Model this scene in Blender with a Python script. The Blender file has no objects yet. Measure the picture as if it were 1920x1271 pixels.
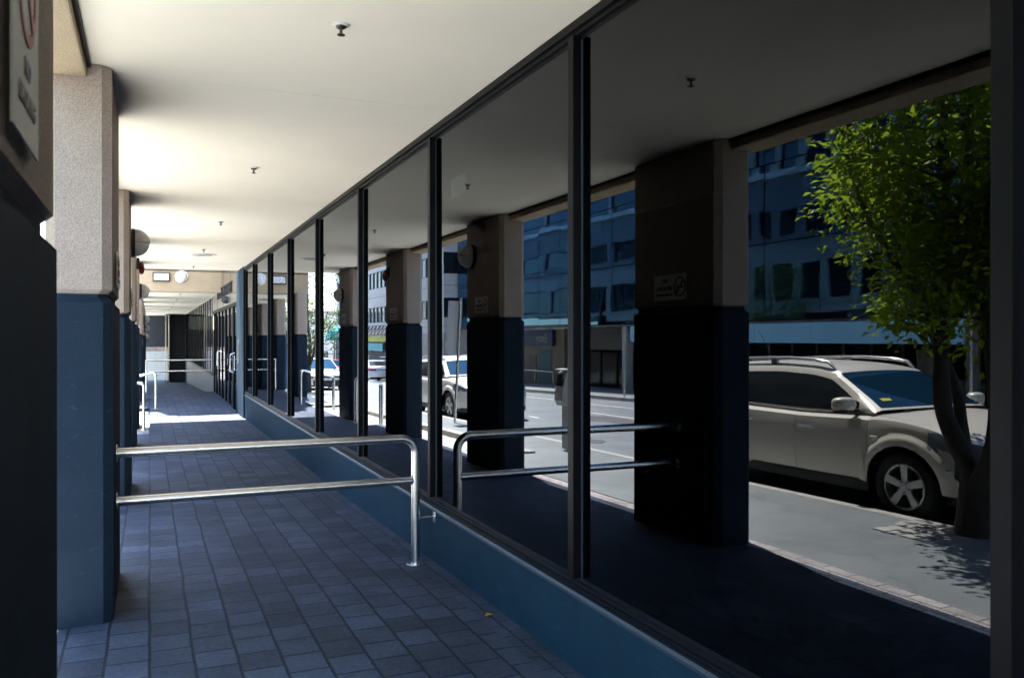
import bpy, bmesh, math, random
from mathutils import Vector, Matrix, noise
R = math.radians
random.seed(7)
scn = bpy.context.scene
col = scn.collection
PI = math.pi

# ---------------------------------------------------------------- helpers
class MB:
    """collects shapes, builds ONE mesh object"""
    def __init__(s): s.v = []; s.f = []; s.sm = []
    def add(s, vs, fs, smooth=False):
        n = len(s.v); s.v += [tuple(v) for v in vs]
        for f in fs: s.f.append([n + i for i in f]); s.sm.append(smooth)
        return s
    def box(s, x0, x1, y0, y1, z0, z1):
        v = [(x, y, z) for z in (z0, z1) for y in (y0, y1) for x in (x0, x1)]
        return s.add(v, [(0, 2, 3, 1), (4, 5, 7, 6), (0, 1, 5, 4), (2, 6, 7, 3), (0, 4, 6, 2), (1, 3, 7, 5)])
    def quad(s, a, b, c, d): return s.add([a, b, c, d], [(0, 1, 2, 3)])
    def bevbox(s, x0, x1, y0, y1, z0, z1, b=.01):
        bm = bmesh.new(); bmesh.ops.create_cube(bm, size=1)
        for v in bm.verts:
            v.co = Vector(((x0 + x1) / 2 + v.co.x * (x1 - x0), (y0 + y1) / 2 + v.co.y * (y1 - y0), (z0 + z1) / 2 + v.co.z * (z1 - z0)))
        bmesh.ops.bevel(bm, geom=bm.edges[:], offset=b, segments=2, affect='EDGES', profile=.6)
        bm.verts.ensure_lookup_table()
        for i, v in enumerate(bm.verts): v.index = i
        s.add([v.co[:] for v in bm.verts], [[v.index for v in f.verts] for f in bm.faces]); bm.free(); return s
    def tube(s, pts, r, n=12, caps=True, smooth=True):
        pts = [Vector(p) for p in pts]; k = len(pts)
        rs = r if isinstance(r, (list, tuple)) else [r] * k
        vs = []; prev = None
        for i, p in enumerate(pts):
            t = (pts[min(i + 1, k - 1)] - pts[max(i - 1, 0)]).normalized()
            if prev is None:
                a = Vector((0, 0, 1)) if abs(t.z) < .9 else Vector((1, 0, 0))
                u = t.cross(a).normalized()
            else:
                u = (prev - t * prev.dot(t)).normalized()
            prev = u; w = t.cross(u)
            for j in range(n):
                a = 2 * PI * j / n
                vs.append(p + (u * math.cos(a) + w * math.sin(a)) * rs[i])
        fs = []
        for i in range(k - 1):
            for j in range(n):
                fs.append((i * n + j, i * n + (j + 1) % n, (i + 1) * n + (j + 1) % n, (i + 1) * n + j))
        s.add(vs, fs, smooth)
        if caps: s.add(vs[:n], [tuple(range(n))[::-1]]); s.add(vs[-n:], [tuple(range(n))])
        return s
    def lathe(s, prof, n=24, M=None, smooth=True):
        """profile (r, z) turned round local z, then moved by M"""
        vs = []
        for r, z in prof:
            for j in range(n):
                a = 2 * PI * j / n; p = Vector((r * math.cos(a), r * math.sin(a), z))
                vs.append(M @ p if M else p)
        fs = []
        for i in range(len(prof) - 1):
            for j in range(n):
                fs.append((i * n + j, i * n + (j + 1) % n, (i + 1) * n + (j + 1) % n, (i + 1) * n + j))
        return s.add(vs, fs, smooth)
    def prism(s, poly, axis, a, b):
        """2-D polygon extruded along axis from a to b; axis 'y': poly is (x,z); 'x': (y,z); 'z': (x,y)"""
        def P(p, t): return {'y': (p[0], t, p[1]), 'x': (t, p[0], p[1]), 'z': (p[0], p[1], t)}[axis]
        n = len(poly); vs = [P(p, a) for p in poly] + [P(p, b) for p in poly]
        fs = [tuple(range(n)), tuple(range(n, 2 * n))[::-1]] + [(i, i + n, (i + 1) % n + n, (i + 1) % n) for i in range(n)]
        return s.add(vs, fs)
    def build(s, name, mat, parent=None, angle=35, recalc=True):
        me = bpy.data.meshes.new(name); me.from_pydata(s.v, [], s.f); me.update()
        if recalc:
            bm = bmesh.new(); bm.from_mesh(me); bmesh.ops.recalc_face_normals(bm, faces=bm.faces[:]); bm.to_mesh(me); bm.free()
        if any(s.sm):
            me.polygons.foreach_set('use_smooth', s.sm)
            me.set_sharp_from_angle(angle=R(angle))
        me.materials.append(mat)
        o = bpy.data.objects.new(name, me); col.objects.link(o)
        if parent: o.parent = parent
        return o

def tag(o, label=None, cat=None, group=None, kind=None):
    if label: o['label'] = label
    if cat: o['category'] = cat
    if group: o['group'] = group
    if kind: o['kind'] = kind
    return o
def thing(name, label, cat, loc=(0, 0, 0), rz=0, group=None):
    o = bpy.data.objects.new(name, None); col.objects.link(o); o.empty_display_size = .2
    o.location = loc; o.rotation_euler = (0, 0, rz)
    return tag(o, label, cat, group)
def struct(name, mb, mat, **k): return tag(mb.build(name, mat, **k), kind='structure')
def dup(root, loc, rz=None, label=None, group=None):
    r = root.copy(); col.objects.link(r); r.location = loc
    if rz is not None: r.rotation_euler = (0, 0, rz)
    if label: r['label'] = label
    if group: r['group'] = group
    for ch in list(root.children):
        c = ch.copy(); col.objects.link(c); c.parent = r
        for g in list(ch.children):
            d = g.copy(); col.objects.link(d); d.parent = c
    return r
def text(s, size, mat, parent, loc, rot, name='lettering', ext=.002, sx=1, spacing=1.0):
    cu = bpy.data.curves.new(name, 'FONT'); cu.body = s; cu.size = size; cu.extrude = ext
    cu.align_x = 'CENTER'; cu.align_y = 'CENTER'; cu.space_character = spacing; cu.offset = size * .012
    tmp = bpy.data.objects.new(name, cu); col.objects.link(tmp)
    me = bpy.data.meshes.new_from_object(tmp.evaluated_get(bpy.context.evaluated_depsgraph_get())); me.name = name
    bpy.data.objects.remove(tmp); bpy.data.curves.remove(cu)
    me.materials.clear(); me.materials.append(mat)
    o = bpy.data.objects.new(name, me); col.objects.link(o); o.parent = parent
    o.location = loc; o.rotation_euler = rot; o.scale = (sx, 1, 1); return o

# ---------------------------------------------------------------- materials
def srgb(r, g, b):
    f = lambda c: (c / 255 / 12.92 if c / 255 <= .04045 else ((c / 255 + .055) / 1.055) ** 2.4)
    return (f(r), f(g), f(b))
def nmat(name):
    m = bpy.data.materials.new(name); m.use_nodes = True; nt = m.node_tree
    return m, nt, nt.nodes['Principled BSDF']
def N(nt, typ, **kw):
    n = nt.nodes.new(typ)
    for k, v in kw.items():
        if hasattr(n, k): setattr(n, k, v)
        else: n.inputs[k].default_value = v
    return n
def L(nt, a, b): nt.links.new(a, b)
def mat(name, c, rough=.6, metal=0, var=.12, scale=6., bump=0, bscale=60., ior=1.5, c2=None, fine=0, fscale=300., coat=0, spec=None):
    m, nt, p = nmat(name)
    p.inputs['Roughness'].default_value = rough; p.inputs['Metallic'].default_value = metal; p.inputs['IOR'].default_value = ior
    if coat: p.inputs['Coat Weight'].default_value = coat; p.inputs['Coat Roughness'].default_value = .03
    if spec is not None: p.inputs['Specular IOR Level'].default_value = spec
    tc = N(nt, 'ShaderNodeTexCoord')
    n1 = N(nt, 'ShaderNodeTexNoise', Scale=scale, Detail=6., Roughness=.6); L(nt, tc.outputs['Object'], n1.inputs['Vector'])
    mx = N(nt, 'ShaderNodeMix', data_type='RGBA')
    a = tuple(x * (1 - var) for x in c); b = c2 or tuple(min(1, x * (1 + var)) for x in c)
    mx.inputs[6].default_value = (*a, 1); mx.inputs[7].default_value = (*b, 1)
    rp = N(nt, 'ShaderNodeMapRange'); rp.inputs[1].default_value = .3; rp.inputs[2].default_value = .7
    L(nt, n1.outputs['Fac'], rp.inputs[0]); L(nt, rp.outputs[0], mx.inputs[0])
    out = mx.outputs[2]
    if fine:
        n2 = N(nt, 'ShaderNodeTexNoise', Scale=fscale, Detail=2.); L(nt, tc.outputs['Object'], n2.inputs['Vector'])
        r2 = N(nt, 'ShaderNodeMapRange'); r2.inputs[1].default_value = .35; r2.inputs[2].default_value = .65
        r2.inputs[3].default_value = 1 - fine; r2.inputs[4].default_value = 1 + fine
        L(nt, n2.outputs['Fac'], r2.inputs[0])
        m2 = N(nt, 'ShaderNodeMix', data_type='RGBA', blend_type='MULTIPLY'); m2.inputs[0].default_value = 1
        L(nt, out, m2.inputs[6]); L(nt, r2.outputs[0], m2.inputs[7]); out = m2.outputs[2]
    L(nt, out, p.inputs['Base Color'])
    if bump:
        nb = N(nt, 'ShaderNodeTexNoise', Scale=bscale, Detail=4.); L(nt, tc.outputs['Object'], nb.inputs['Vector'])
        bp = N(nt, 'ShaderNodeBump', Strength=bump, Distance=.01); L(nt, nb.outputs['Fac'], bp.inputs['Height']); L(nt, bp.outputs[0], p.inputs['Normal'])
    return m
def scuff(m, amt=2.2):
    nt = m.node_tree; p = nt.nodes['Principled BSDF']; src = p.inputs['Base Color'].links[0].from_socket
    tc = N(nt, 'ShaderNodeTexCoord'); mp = N(nt, 'ShaderNodeMapping'); mp.inputs['Scale'].default_value = (9, 2.2, 13); L(nt, tc.outputs['Object'], mp.inputs[0])
    n = N(nt, 'ShaderNodeTexNoise', Scale=2.3, Detail=7., Roughness=.62, Distortion=.6); L(nt, mp.outputs[0], n.inputs['Vector'])
    r = N(nt, 'ShaderNodeMapRange'); r.inputs[1].default_value = .60; r.inputs[2].default_value = .70; r.inputs[3].default_value = 1; r.inputs[4].default_value = amt; L(nt, n.outputs['Fac'], r.inputs[0])
    x = N(nt, 'ShaderNodeMix', data_type='RGBA', blend_type='MULTIPLY'); x.inputs[0].default_value = 1; L(nt, src, x.inputs[6]); L(nt, r.outputs[0], x.inputs[7]); L(nt, x.outputs[2], p.inputs['Base Color'])
def glassmat(name, ior, tint=(.9, .96, 1), inner=(.02, .025, .03), trans=0., wav=0., wscale=.6):
    """tinted, coated window glass: a mirror by Fresnel over a dark tint that lets a little through"""
    m, nt, p = nmat(name); nt.nodes.remove(p); out = nt.nodes['Material Output']
    fr = N(nt, 'ShaderNodeFresnel', IOR=ior)
    gl = N(nt, 'ShaderNodeBsdfGlossy', Roughness=0.0); gl.inputs['Color'].default_value = (*tint, 1)
    if trans:
        di = N(nt, 'ShaderNodeBsdfTransparent'); di.inputs['Color'].default_value = (trans, trans * 1.1, trans * 1.1, 1)
    else:
        di = N(nt, 'ShaderNodeBsdfDiffuse'); di.inputs['Color'].default_value = (*inner, 1)
    mx = N(nt, 'ShaderNodeMixShader')
    ge = N(nt, 'ShaderNodeNewGeometry'); bf = N(nt, 'ShaderNodeMath', operation='SUBTRACT'); bf.inputs[0].default_value = 1; L(nt, ge.outputs['Backfacing'], bf.inputs[1])
    fm = N(nt, 'ShaderNodeMath', operation='MULTIPLY'); L(nt, fr.outputs[0], fm.inputs[0]); L(nt, bf.outputs[0], fm.inputs[1])
    L(nt, fm.outputs[0], mx.inputs[0]); L(nt, di.outputs[0], mx.inputs[1]); L(nt, gl.outputs[0], mx.inputs[2]); L(nt, mx.outputs[0], out.inputs[0])
    if wav:
        tc = N(nt, 'ShaderNodeTexCoord'); n = N(nt, 'ShaderNodeTexNoise', Scale=wscale, Detail=1.); L(nt, tc.outputs['Object'], n.inputs['Vector'])
        b = N(nt, 'ShaderNodeBump', Strength=1.0, Distance=wav); L(nt, n.outputs['Fac'], b.inputs['Height'])
        L(nt, b.outputs[0], gl.inputs['Normal']); L(nt, b.outputs[0], fr.inputs['Normal'])
    return m

M = {}
M['ceiling'] = mat('ceiling_paint', (.93, .845, .71), .85, var=.03, scale=1.2, bump=.03, bscale=180)
M['render'] = mat('column_render', (.335, .268, .222), .9, var=.07, scale=5, bump=.5, bscale=170, fine=.2, fscale=130)
M['tanbeam'] = mat('tan_render', (.41, .315, .205), .9, var=.08, scale=4, bump=.4, bscale=150, fine=.22, fscale=110)
M['basepaint'] = mat('column_base_paint', (.0105, .0205, .034), .8, var=.22, scale=3, bump=.3, bscale=220, fine=.12, fscale=180, spec=.15)
M['plinth'] = mat('plinth_paint', (.0075, .032, .055), .7, var=.14, scale=3, bump=.15, bscale=150, spec=.14)
scuff(M['basepaint'], 1.7); scuff(M['plinth'], 1.6)
M['frame'] = mat('dark_aluminium', (.0035, .0035, .0045), .4, metal=0, var=.15, scale=8, ior=1.3, spec=.25)
M['sill'] = mat('sill_aluminium', (.006, .008, .012), .36, var=.15, scale=8, ior=1.3, spec=.3)
M['bead'] = mat('glazing_bead', (.022, .038, .055), .45, var=.1)
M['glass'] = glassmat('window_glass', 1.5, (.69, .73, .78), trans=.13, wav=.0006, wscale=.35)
M['steel'] = mat('brushed_steel', (.70, .70, .69), .27, metal=1, var=.035, scale=9)
M['steel2'] = mat('steel_panel', (.56, .53, .48), .16, metal=1, var=.06, scale=3)
M['black'] = mat('black_plastic', (.012, .012, .013), .5, var=.2)
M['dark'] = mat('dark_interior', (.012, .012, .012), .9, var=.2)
M['white'] = mat('white_paint', (.78, .78, .76), .5, var=.05)
M['brass'] = mat('sprinkler_metal', (.10, .09, .085), .35, metal=.8, var=.1)
M['diffuser'] = mat('opal_diffuser', (.62, .62, .60), .35, var=.05)
M['hood'] = mat('lamp_hood_grey', (.45, .44, .42), .45, var=.08)
M['redbell'] = mat('bell_red', (.16, .012, .02), .35, var=.1)
M['signwhite'] = mat('sign_white', (.36, .37, .35), .45, var=.05)
M['signblack'] = mat('sign_black', (.015, .015, .015), .5, var=.1)
M['signgrey'] = mat('faded_sign_print', (.2, .2, .19), .5)
M['signred'] = mat('sign_red', (.30, .05, .05), .45, var=.05)
M['concrete'] = mat('concrete', (.34, .33, .31), .85, var=.15, scale=2.5, bump=.2, bscale=90, fine=.1, fscale=120)
M['concgrey'] = mat('precast_grey', (.44, .44, .42), .85, var=.12, scale=1.2, fine=.08)
M['kerb'] = mat('kerb_concrete', (.40, .39, .36), .85, var=.18, scale=3, fine=.12, fscale=90)
M['line'] = mat('road_paint', (.72, .72, .70), .6, var=.14, scale=6)
M['yellow'] = mat('yellow_paint', (.55, .34, .03), .6, var=.15)

def pavers(name, base, var, rowh, bw, mortar, dk):
    m, nt, p = nmat(name); p.inputs['Roughness'].default_value = .72; p.inputs['Specular IOR Level'].default_value = .22
    tc = N(nt, 'ShaderNodeTexCoord'); sp = N(nt, 'ShaderNodeSeparateXYZ'); L(nt, tc.outputs['Object'], sp.inputs[0])
    cb = N(nt, 'ShaderNodeCombineXYZ'); L(nt, sp.outputs['Y'], cb.inputs[0]); L(nt, sp.outputs['X'], cb.inputs[1])
    wob = N(nt, 'ShaderNodeTexNoise', Scale=1.7, Detail=3.); L(nt, tc.outputs['Object'], wob.inputs['Vector'])
    ad = N(nt, 'ShaderNodeMixRGB', blend_type='LINEAR_LIGHT'); ad.inputs[0].default_value = .012; L(nt, cb.outputs[0], ad.inputs[1]); L(nt, wob.outputs['Color'], ad.inputs[2])
    br = N(nt, 'ShaderNodeTexBrick', offset=.5, offset_frequency=2, squash=1.0)
    br.inputs['Scale'].default_value = 1; br.inputs['Mortar Size'].default_value = mortar; br.inputs['Mortar Smooth'].default_value = .3
    br.inputs['Brick Width'].default_value = bw; br.inputs['Row Height'].default_value = rowh; br.inputs['Bias'].default_value = 0
    br.inputs['Color1'].default_value = (*[c * (1 - var) for c in base], 1); br.inputs['Color2'].default_value = (*[c * (1 + var) for c in base], 1)
    br.inputs['Mortar'].default_value = (*dk, 1); L(nt, ad.outputs[0], br.inputs['Vector'])
    n1 = N(nt, 'ShaderNodeTexNoise', Scale=2.2, Detail=8., Roughness=.7); L(nt, tc.outputs['Object'], n1.inputs['Vector'])
    n2 = N(nt, 'ShaderNodeTexNoise', Scale=38., Detail=6., Roughness=.75); L(nt, tc.outputs['Object'], n2.inputs['Vector'])
    r1 = N(nt, 'ShaderNodeMapRange'); r1.inputs[1].default_value = .25; r1.inputs[2].default_value = .75; r1.inputs[3].default_value = .55; r1.inputs[4].default_value = 1.5; L(nt, n1.outputs['Fac'], r1.inputs[0])
    r2 = N(nt, 'ShaderNodeMapRange'); r2.inputs[1].default_value = .3; r2.inputs[2].default_value = .7; r2.inputs[3].default_value = .65; r2.inputs[4].default_value = 1.4; L(nt, n2.outputs['Fac'], r2.inputs[0])
    mu = N(nt, 'ShaderNodeMath', operation='MULTIPLY'); L(nt, r1.outputs[0], mu.inputs[0]); L(nt, r2.outputs[0], mu.inputs[1])
    mx = N(nt, 'ShaderNodeMix', data_type='RGBA', blend_type='MULTIPLY'); mx.inputs[0].default_value = 1
    L(nt, br.outputs['Color'], mx.inputs[6]); L(nt, mu.outputs[0], mx.inputs[7]); L(nt, mx.outputs[2], p.inputs['Base Color'])
    sb = N(nt, 'ShaderNodeMath', operation='MULTIPLY_ADD'); sb.inputs[1].default_value = -1.0; sb.inputs[2].default_value = 1.0; L(nt, br.outputs['Fac'], sb.inputs[0])
    ab = N(nt, 'ShaderNodeMath', operation='MULTIPLY_ADD'); ab.inputs[1].default_value = .35; L(nt, n2.outputs['Fac'], ab.inputs[0]); L(nt, sb.outputs[0], ab.inputs[2])
    bp = N(nt, 'ShaderNodeBump', Strength=.7, Distance=.009); L(nt, ab.outputs[0], bp.inputs['Height']); L(nt, bp.outputs[0], p.inputs['Normal'])
    return m
M['pavers'] = pavers('walkway_pavers', (.036, .047, .072), .34, .202, .225, .008, (.009, .014, .023))
M['border'] = pavers('border_pavers', (.036, .052, .082), .22, .6, .16, .007, (.012, .018, .03))
M['pinkpavers'] = pavers('footpath_edge_pavers', (.36, .325, .32), .1, .5, .24, .007, (.17, .15, .15))
M['slabs'] = pavers('concrete_slabs', (.36, .36, .34), .06, 3.0, .68, .022, (.06, .07, .08))
def asphalt(name, c, sc=1.):
    m, nt, p = nmat(name); p.inputs['Roughness'].default_value = .85
    tc = N(nt, 'ShaderNodeTexCoord')
    a = N(nt, 'ShaderNodeTexNoise', Scale=.9, Detail=8., Roughness=.65); b = N(nt, 'ShaderNodeTexNoise', Scale=95., Detail=2.)
    v = N(nt, 'ShaderNodeTexVoronoi', feature='DISTANCE_TO_EDGE', Scale=.32); w = N(nt, 'ShaderNodeTexNoise', Scale=2.5, Detail=4.)
    for n in (a, b, w): L(nt, tc.outputs['Object'], n.inputs['Vector'])
    dm = N(nt, 'ShaderNodeMixRGB', blend_type='LINEAR_LIGHT'); dm.inputs[0].default_value = .35; L(nt, tc.outputs['Object'], dm.inputs[1]); L(nt, w.outputs['Color'], dm.inputs[2]); L(nt, dm.outputs[0], v.inputs['Vector'])
    ra = N(nt, 'ShaderNodeMapRange'); ra.inputs[1].default_value = .3; ra.inputs[2].default_value = .7; ra.inputs[3].default_value = .8; ra.inputs[4].default_value = 1.2; L(nt, a.outputs['Fac'], ra.inputs[0])
    rb = N(nt, 'ShaderNodeMapRange'); rb.inputs[1].default_value = .3; rb.inputs[2].default_value = .7; rb.inputs[3].default_value = .7; rb.inputs[4].default_value = 1.35; L(nt, b.outputs['Fac'], rb.inputs[0])
    rc = N(nt, 'ShaderNodeMapRange'); rc.inputs[1].default_value = .0; rc.inputs[2].default_value = .012; rc.inputs[3].default_value = .84; rc.inputs[4].default_value = 1; L(nt, v.outputs['Distance'], rc.inputs[0])
    m1 = N(nt, 'ShaderNodeMath', operation='MULTIPLY'); L(nt, ra.outputs[0], m1.inputs[0]); L(nt, rb.outputs[0], m1.inputs[1])
    m2 = N(nt, 'ShaderNodeMath', operation='MULTIPLY'); L(nt, m1.outputs[0], m2.inputs[0]); L(nt, rc.outputs[0], m2.inputs[1])
    mx = N(nt, 'ShaderNodeMix', data_type='RGBA', blend_type='MULTIPLY'); mx.inputs[0].default_value = 1; mx.inputs[6].default_value = (*c, 1)
    L(nt, m2.outputs[0], mx.inputs[7]); L(nt, mx.outputs[2], p.inputs['Base Color'])
    bp = N(nt, 'ShaderNodeBump', Strength=.5, Distance=.005); L(nt, b.outputs['Fac'], bp.inputs['Height']); L(nt, bp.outputs[0], p.inputs['Normal'])
    return m
M['footpath'] = asphalt('footpath_asphalt', (.185, .205, .21))
M['road'] = asphalt('road_asphalt', (.165, .185, .20))
M['ground'] = mat('far_ground', (.20, .19, .16), .9, var=.2, scale=.2)

# ---------------------------------------------------------------- layout numbers (metres; x to the right, y along the walkway)
W = 1.8926          # glass plane
CX0, CX1 = -.535, -.19   # columns
CY0, CP, CL = .92, 4.26, 1.235
CEIL = 3.13
MULL = [-7.5, -5.3, -3.1, -.9, 1.31, 3.50, 5.70, 7.92, 10.17, 12.40, 14.62, 16.90]
def lerp(t, pts):
    if t <= pts[0][0]: return pts[0][1]
    for (a, b), (c, d) in zip(pts, pts[1:]):
        if t <= c: return b + (d - b) * (t - a) / (c - a)
    return pts[-1][1]
def zw(y): return lerp(y, [(5, 0), (7.5, -.05), (9.5, -.085), (20, -.15), (29, -.17), (31, -.36), (56, -1.08)])
def zs(y): return lerp(y, [(-60, .5), (-6, 0), (5, 0), (20, -.255), (65, -1.42), (140, -3.2)])
def zroad(x, y): return zs(y) - .09 - .018 * max(0, min(9.2, -2.5 - x))
XK, XO, XF = -2.5, -11.7, -14.2     # near kerb face, far kerb face, glass building's front

def sheet(xs, ys, zf):
    b = MB(); nx = len(xs)
    vs = [(x, y, zf(x, y)) for y in ys for x in xs]
    fs = [(j * nx + i, j * nx + i + 1, (j + 1) * nx + i + 1, (j + 1) * nx + i) for j in range(len(ys) - 1) for i in range(nx - 1)]
    return b.add(vs, fs)
def fr(a, b, s):
    n = max(1, int(round((b - a) / s))); return [a + (b - a) * i / n for i in range(n + 1)]

# ---------------------------------------------------------------- setting
YS = fr(-40, 5, 5) + fr(5, 25, 1)[1:] + fr(25, 150, 5)[1:]
struct('ground', sheet([-400, -60, -20, 0, 20, 60, 400], [-400, -100, -40] + YS[1:] + [300, 600], lambda x, y: zs(y) - .75 - (0 if y < 150 else .0)), M['ground'])
STEP0, STEP1 = 16.2, 22.5
struct('walkway', sheet([-.46, 0, 1.0, 1.73], fr(-12, STEP0, 1.0), lambda x, y: zw(y)), M['pavers'])
struct('walkway', sheet([0, 1.0, 1.73], fr(STEP0, STEP1, .9), lambda x, y: zw(y)), M['pavers'])
struct('walkway', sheet([-.62, 0, 1.0, 1.95], fr(STEP1, 29, .8) + fr(29, 57, 1)[1:], lambda x, y: zw(y)), M['pavers'])
struct('walkway_border', sheet([1.73, 1.90], fr(-12, STEP1, 1), lambda x, y: zw(y)), M['border'])
# entry steps down to the footpath
b = MB()
for k, (xa, xb) in enumerate([(-.36, 0), (-.72, -.36)]):
    for y in fr(STEP0, STEP1, 1.05)[:-1]:
        b.box(xa, xb, y, y + 1.05, -1.0, zw(y + .5) - .075 * (k + 1))
struct('entry_steps', b, M['slabs'])
b = MB()
for k, xa in enumerate((-.012, -.372)):
    b.box(xa - .03, xa + .008, STEP0 + .04, STEP1 - .04, zw(19) - .06 - .075 * k - .02, zw(19) - .06 - .075 * k + .009)
# edge pavers, sunk slab strip, footpath, kerb, road
struct('edge_pavers', sheet([-.60, -.46], fr(-12, 11, 1), lambda x, y: zw(y)), M['pinkpavers'])
struct('slab_strip', sheet([-1.25, -.50], fr(11, STEP0, 1), lambda x, y: zs(y) - .06), M['slabs'])
struct('slab_strip', sheet([-1.25, -.72], fr(STEP0, 24.5, 1), lambda x, y: zs(y) - .06), M['slabs'])
b = MB()
for y in fr(11, 24, 1.0)[:-1]:
    b.add([(x, yy, z) for yy in (y, y + .995) for (x, z) in ((-1.25, zs(yy) - .3), (-1.25, zs(yy) + .035), (-1.40, zs(yy) + .035), (-1.40, zs(yy) - .3))],
          [(0, 1, 5, 4), (1, 2, 6, 5), (2, 3, 7, 6), (0, 3, 2, 1), (4, 5, 6, 7)])
struct('strip_edging', b, M['kerb'])
struct('footpath', sheet([-2.36, -1.6, -.60], fr(-40, 11, 1.5), lambda x, y: zs(y) + (0 if y < 5 else 0)), M['footpath'])
struct('footpath', sheet([-2.36, -1.9, -1.40], fr(11, 24, 1), lambda x, y: zs(y)), M['footpath'])
struct('footpath', sheet([-2.36, -1.5, -.62], fr(24, 140, 2), lambda x, y: zs(y)), M['footpath'])
def kerb(xa, xb, y0, y1, step, zf, drop=.2):
    b = MB()
    for y in fr(y0, y1, step)[:-1]:
        e = y + (y1 - y0) / round((y1 - y0) / step) - .008
        b.add([(x, yy, zf(yy) + dz) for yy in (y, e) for (x, dz) in ((xa, -drop), (xa, -.012), (xa + .012 * (1 if xb > xa else -1), .0), (xb, .0), (xb, -drop))],
              [(0, 1, 6, 5), (1, 2, 7, 6), (2, 3, 8, 7), (3, 4, 9, 8), (0, 4, 3, 2, 1), (5, 6, 7, 8, 9)])
    return b
struct('kerb', kerb(XK, -2.36, -40, 140, 1.2, lambda y: zs(y) + .003, .22), M['kerb'])
struct('road', sheet(fr(XO, XK, 1.3), YS, zroad), M['road'])
struct('kerb_far', kerb(XO, XO - .15, -40, 140, 1.2, lambda y: zroad(XO, y) + .14, .2), M['kerb'])
struct('footpath_far', sheet([-20, XF - 1, XO - .15], YS, lambda x, y: zroad(XO, y) + .135), M['footpath'])
# painted lines
def stripe(x0, x1, y0, y1):
    return sheet([x0, x1], fr(y0, y1, 2), lambda x, y: zroad(x, y) + .005)
b = stripe(-4.72, -4.62, 3.0, 3.01)
for y in fr(-6, 66, 6.0): 
    q = stripe(-4.85, -4.75, y, y + .6); b.add(q.v, q.f)
struct('parking_markings', b, M['line'])
struct('lane_line', stripe(-9.45, -9.33, -30, 110), M['line'])
b = MB()
for y in fr(-20, 90, 9):
    q = stripe(-7.2, -7.1, y, y + 3); b.add(q.v, q.f)
struct('lane_dashes', b, M['line'])
M['patch'] = asphalt('patched_asphalt', (.085, .09, .095))
b = MB()
for (x, y, rx, ry) in ((-4.0, 9.9, .5, .9), (-5.6, 12.2, .35, .6), (-6.3, 17.5, .6, 1.4), (-3.4, 13.0, .3, .35)):
    n = 18; vs = [(x + rx * math.cos(2 * PI * i / n) * (1 + .25 * math.sin(3.1 * i)), y + ry * math.sin(2 * PI * i / n) * (1 + .2 * math.sin(5 * i)), 0) for i in range(n)]
    vs = [(a, c, zroad(a, c) + .004) for a, c, _ in vs]; b.add(vs, [tuple(range(n))])
struct('road_patches', b, M['patch'])
# drain lid and old pavers by the tree
b = MB().lathe([(0, .006), (.16, .006), (.17, 0)], 20, Matrix.Translation((-2.22, 5.1, zs(5.1))))
struct('drain_lid', b, M['concrete'])
b = MB()
for i in range(4):
    for j in range(3): b.box(-2.33 + .16 * i * .9, -2.33 + .16 * i * .9 + .13, 4.75 + j * .14, 4.75 + j * .14 + .125, -.05, .006 + .003 * ((i + j) % 2))
struct('tree_pit_setts', b, M['kerb'])

# ---------------------------------------------------------------- our building: ceiling, edge beam, upper storeys
b = MB().box(-.318, 8.5, -12, 19.88, CEIL, CEIL + .3)
struct('ceiling', b, M['ceiling'])
b = MB()
for y in (-3.2, 1.05, 5.3, 9.55, 13.8, 18.05): b.box(-.317, 1.86, y, y + .004, CEIL - .0012, CEIL - .0002)
struct('ceiling_joints', b, mat('ceiling_joint', (.82, .775, .70), .9))
edge = thing('edge_beam', 'tan rendered beam along the outer edge of the near ceiling, on top of the columns', 'beam', (-.43, 4, 3.05))
MB().bevbox(-.57 + .43, -.32 + .43, -16, 15.88, .0, .62, .012).build('beam', M['tanbeam'], edge)
MB().box(-.3195 + .43, -.30 + .43, -16, 15.88, .055, .0795).build('drip_strip', M['frame'], edge)

def facade(parent, wmat, x, y0, y1, z0, z1, cols, rows, depth, thick, glassm, framem, sills=True, sign=-1, wname='wall'):
    """wall in the x plane facing sign*x with real openings; cols = [(ya,yb)], rows = [(za,zb)]"""
    xa, xb = (x, x + thick) if sign < 0 else (x - thick, x)
    b = MB(); zz = z0
    for za, zb in rows:
        b.box(xa, xb, y0, y1, zz, za); zz = zb
        yy = y0
        for ya, yb in cols: b.box(xa, xb, yy, ya, za, zb); yy = yb
        b.box(xa, xb, yy, y1, za, zb)
    b.box(xa, xb, y0, y1, zz, z1)
    b.build(wname, wmat, parent)
    xg = x + depth * (-sign)
    for za, zb in rows:
        for ya, yb in cols:
            f = MB(); t = .06
            lo, hi = sorted((xg, xg + .05 * sign))
            f.box(lo, hi, ya, yb, za, za + t).box(lo, hi, ya, yb, zb - t, zb).box(lo, hi, ya, ya + t, za + t, zb - t).box(lo, hi, yb - t, yb, za + t, zb - t)
            fo = f.build('window', framem, parent)
            g = MB(); lo, hi = sorted((xg + .01 * sign, xg + .02 * sign))
            g.box(lo, hi, ya + t, yb - t, za + t, zb - t).build('pane', glassm, fo)
M['bglass'] = glassmat('facade_window_glass', 1.8, (.8, .9, 1), inner=(.015, .02, .025))
M['precast'] = mat('precast_facade', (.36, .35, .33), .85, var=.08, scale=1.0, fine=.08, fscale=60)
tw = thing('office_tower', 'pale precast office storeys above the near colonnade, with square windows', 'building', (0, 4, CEIL))
tw_cols = [(-14 + 2.2 * k - .65, -14 + 2.2 * k + .65) for k in range(1, 13)]
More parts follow.
